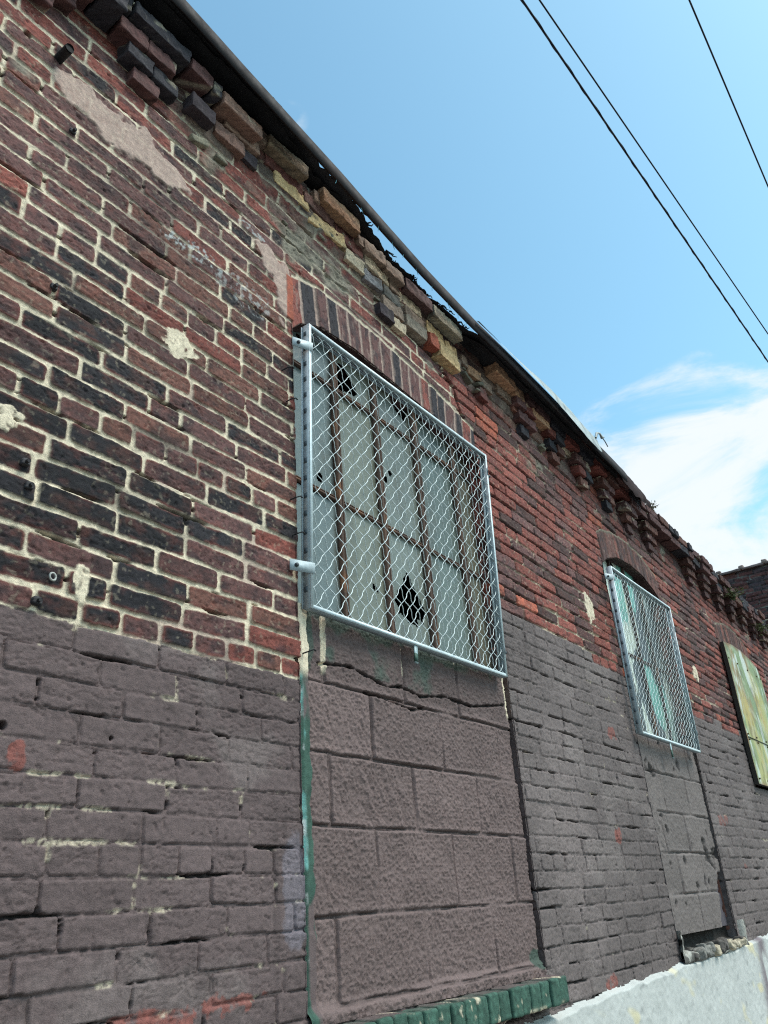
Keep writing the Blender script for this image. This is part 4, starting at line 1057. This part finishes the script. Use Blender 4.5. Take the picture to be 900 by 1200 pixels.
weed('thin bare twig standing on the wall head beside the folded felt', 3.44, -.05, 2.62, 2, .03, .17, DRY, .006)
weed('dark weed clump on the wall head where the neighbouring roofline begins', 4.55, -.06, 2.50, 22, .09, .06, GRN)
weed('largest green weed bush hanging from the cornice left of the green panel', 5.45, -.09, 2.40, 70, .20, .12, GRN, .028)
weed('small weed tuft on the cornice at the right edge of the view', 6.35, -.09, 2.32, 34, .16, .08, GRN, .025)

# ------------------------------------------------------------------ overhead cables
def cable(label, A, B, r, sagm, twist=False):
    A = np.array(A, float); B = np.array(B, float); D = B - A
    t = np.linspace(-2.2, 6.5, 160)
    P = A[None] + D[None] * t[:, None]; P[:, 2] -= -sagm * ((t - 0) * (t - 1)) * .0
    mb = MB(); mb.tube(P, r, lin((44, 40, 52)), k=8)
    if twist:
        tt = np.linspace(-2.2, 4.5, 2600); Q = A[None] + D[None] * tt[:, None]; s = tt * np.linalg.norm(D)
        Q[:, 1] += r * 1.0 * np.cos(s * 14); Q[:, 2] += r * 1.0 * np.sin(s * 14)
        mb.tube(Q, r * .35, lin((52, 44, 56)), k=4)
    o = mb.build('overhead_cable', M_cable, None); tag(o, label, 'cable', 'overhead cables crossing the sky')
CAM = np.array([-1.6621371, -1.4635536, .2092887])
def along(d, z): d = np.array(d); return CAM + d * (z - CAM[2]) / d[2]
cable('thickest overhead cable, the lowest of the close pair crossing the sky', (1.75, -.509, 5.5), (7.2, -.779, 5.52), .0082, 0, True)
cable('thinner overhead cable running just above the thickest one', (1.80, -.598, 5.5), (6.65, -.906, 5.52), .0062, 0)
cable('single thin overhead cable near the upper right corner, away from the pair', (2.455, -1.387, 5.5), (4.48, -1.4133, 5.5), .0062, 0)

# ------------------------------------------------------------------ ground
def sheet(name, x0, x1, y0, y1, z, mat, n=2):
    X, Y = np.meshgrid(np.linspace(x0, x1, n), np.linspace(y0, y1, n), indexing='ij')
    V = np.stack([X, Y, np.full_like(X, z - ZO)], -1).reshape(-1, 3)
    return tag(mesh(name, V, grid_faces(n, n), mat, smooth=False), kind='structure')
sheet('street', -300, 300, -300, 300, -.13, M_asph)
mb = MB(); mb.box((-40, -2.6, -1.39 - .12), (60, .20, -1.39 - .002), lin((140, 136, 130)))
tag(mb.build('pavement', M_pave, None, smooth=False), kind='structure')

# ------------------------------------------------------------------ camera, from the fitted view
cam = bpy.data.cameras.new('camera'); co = bpy.data.objects.new('camera', cam); C.objects.link(co)
r_ = Vector((.59223995, -.80306201, -.06590332)); u_ = Vector((-.31978517, -.3093296, .89557392)); f_ = Vector((.73958724, .50931975, .44000467))
Mx = Matrix(((r_.x, u_.x, -f_.x, CAM[0]), (r_.y, u_.y, -f_.y, CAM[1]), (r_.z, u_.z, -f_.z, CAM[2] + ZO), (0, 0, 0, 1)))
co.matrix_world = Mx
cam.sensor_fit = 'HORIZONTAL'; cam.sensor_width = 36; cam.lens = 955.0 / 900 * 36
cam.clip_start = .05; cam.clip_end = 2000
bpy.context.scene.camera = co

# ------------------------------------------------------------------ sky and sun
SUN_EL, SUN_AZ = 56, 158       # sun disc widened so that the light is soft; azimuth clockwise from +Y
w = bpy.data.worlds.new('World'); bpy.context.scene.world = w; w.use_nodes = True
nt = w.node_tree; N = nt.nodes; L = nt.links; N.clear()
out = N.new('ShaderNodeOutputWorld'); bg = N.new('ShaderNodeBackground'); L.new(bg.outputs[0], out.inputs[0])
sky = N.new('ShaderNodeTexSky'); sky.sky_type = 'NISHITA'; sky.sun_disc = False
sky.sun_elevation = math.radians(SUN_EL); sky.sun_rotation = math.radians(SUN_AZ); sky.dust_density = 1.5; sky.air_density = 1.0; sky.ozone_density = 1.5
tc = N.new('ShaderNodeTexCoord')
def math_node(op, a=None, b=None, va=None, vb=None):
    m = N.new('ShaderNodeMath'); m.operation = op
    if a is not None: L.new(a, m.inputs[0])
    if b is not None: L.new(b, m.inputs[1])
    if va is not None: m.inputs[0].default_value = va
    if vb is not None: m.inputs[1].default_value = vb
    return m.outputs[0]
def maprange(src, a, b, c=0, d=1, smooth=True):
    m = N.new('ShaderNodeMapRange'); m.interpolation_type = 'SMOOTHSTEP' if smooth else 'LINEAR'
    L.new(src, m.inputs[0]); m.inputs[1].default_value = a; m.inputs[2].default_value = b; m.inputs[3].default_value = c; m.inputs[4].default_value = d
    return m.outputs[0]
def dot(vec, d):
    v = N.new('ShaderNodeVectorMath'); v.operation = 'DOT_PRODUCT'; L.new(vec, v.inputs[0]); v.inputs[1].default_value = d
    return v.outputs['Value']
dirv = tc.outputs['Generated']
mp = N.new('ShaderNodeMapping'); L.new(dirv, mp.inputs[0]); mp.inputs['Scale'].default_value = (1, 1.0, 2.2); mp.inputs['Rotation'].default_value = (0, .35, .2)
cn = N.new('ShaderNodeTexNoise'); cn.inputs['Scale'].default_value = 5.2; cn.inputs['Detail'].default_value = 12; cn.inputs['Roughness'].default_value = .62; cn.inputs['Distortion'].default_value = .5
L.new(mp.outputs[0], cn.inputs['Vector'])
sep = N.new('ShaderNodeSeparateXYZ'); L.new(dirv, sep.inputs[0])
n0 = math_node('MULTIPLY', math_node('SUBTRACT', cn.outputs['Fac'], vb=.5), vb=.055); dd_ = math_node('ADD', dot(dirv, (.915, .145, .375)), n0); low = math_node('MAXIMUM', maprange(sep.outputs['Z'], .36, .26), maprange(dd_, .982, .998))                      # cloud bank low down
amt = maprange(cn.outputs['Fac'], .36, .60)
cl = math_node('MULTIPLY', low, amt)
wd = dot(dirv, (.4645, .4075, .7862)); wm = maprange(wd, .9997, .99999)
wn = N.new('ShaderNodeTexNoise'); wn.inputs['Scale'].default_value = 30; wn.inputs['Detail'].default_value = 6; L.new(mp.outputs[0], wn.inputs['Vector'])
wa = maprange(wn.outputs['Fac'], .46, .72, 0, .4)
wisp = math_node('MULTIPLY', wm, wa)
tot = math_node('MAXIMUM', math_node('MULTIPLY', cl, vb=.92), wisp)
tint = N.new('ShaderNodeMix'); tint.data_type = 'RGBA'; tint.blend_type = 'MULTIPLY'; tint.inputs['Factor'].default_value = 1
L.new(sky.outputs[0], tint.inputs['A']); tint.inputs['B'].default_value = (1.50, 2.06, 1.80, 1)
TINT = tint
mx = N.new('ShaderNodeMix'); mx.data_type = 'RGBA'
L.new(tot, mx.inputs['Factor']); L.new(tint.outputs['Result'], mx.inputs['A']); mx.inputs['B'].default_value = (6.4, 6.7, 6.8, 1)
L.new(mx.outputs['Result'], bg.inputs['Color']); bg.inputs['Strength'].default_value = .15

sl = bpy.data.lights.new('sun', 'SUN'); so = bpy.data.objects.new('sun', sl); C.objects.link(so)
sl.energy = 2.8; sl.angle = math.radians(34); sl.color = (1, .90, .85)
az = math.radians(SUN_AZ); el = math.radians(SUN_EL)
sd = Vector((math.sin(az) * math.cos(el), math.cos(az) * math.cos(el), math.sin(el)))
so.rotation_euler = sd.to_track_quat('Z', 'Y').to_euler(); so.location = (0, -6, 12)

sc = bpy.context.scene
sc.view_settings.view_transform = 'Standard'; sc.view_settings.look = 'None'; sc.view_settings.exposure = 0; sc.view_settings.gamma = 1
sc.cycles.max_bounces = 6; sc.cycles.use_denoising = False; sc.cycles.filter_width = 1.15; sc.cycles.sample_clamp_indirect = 4
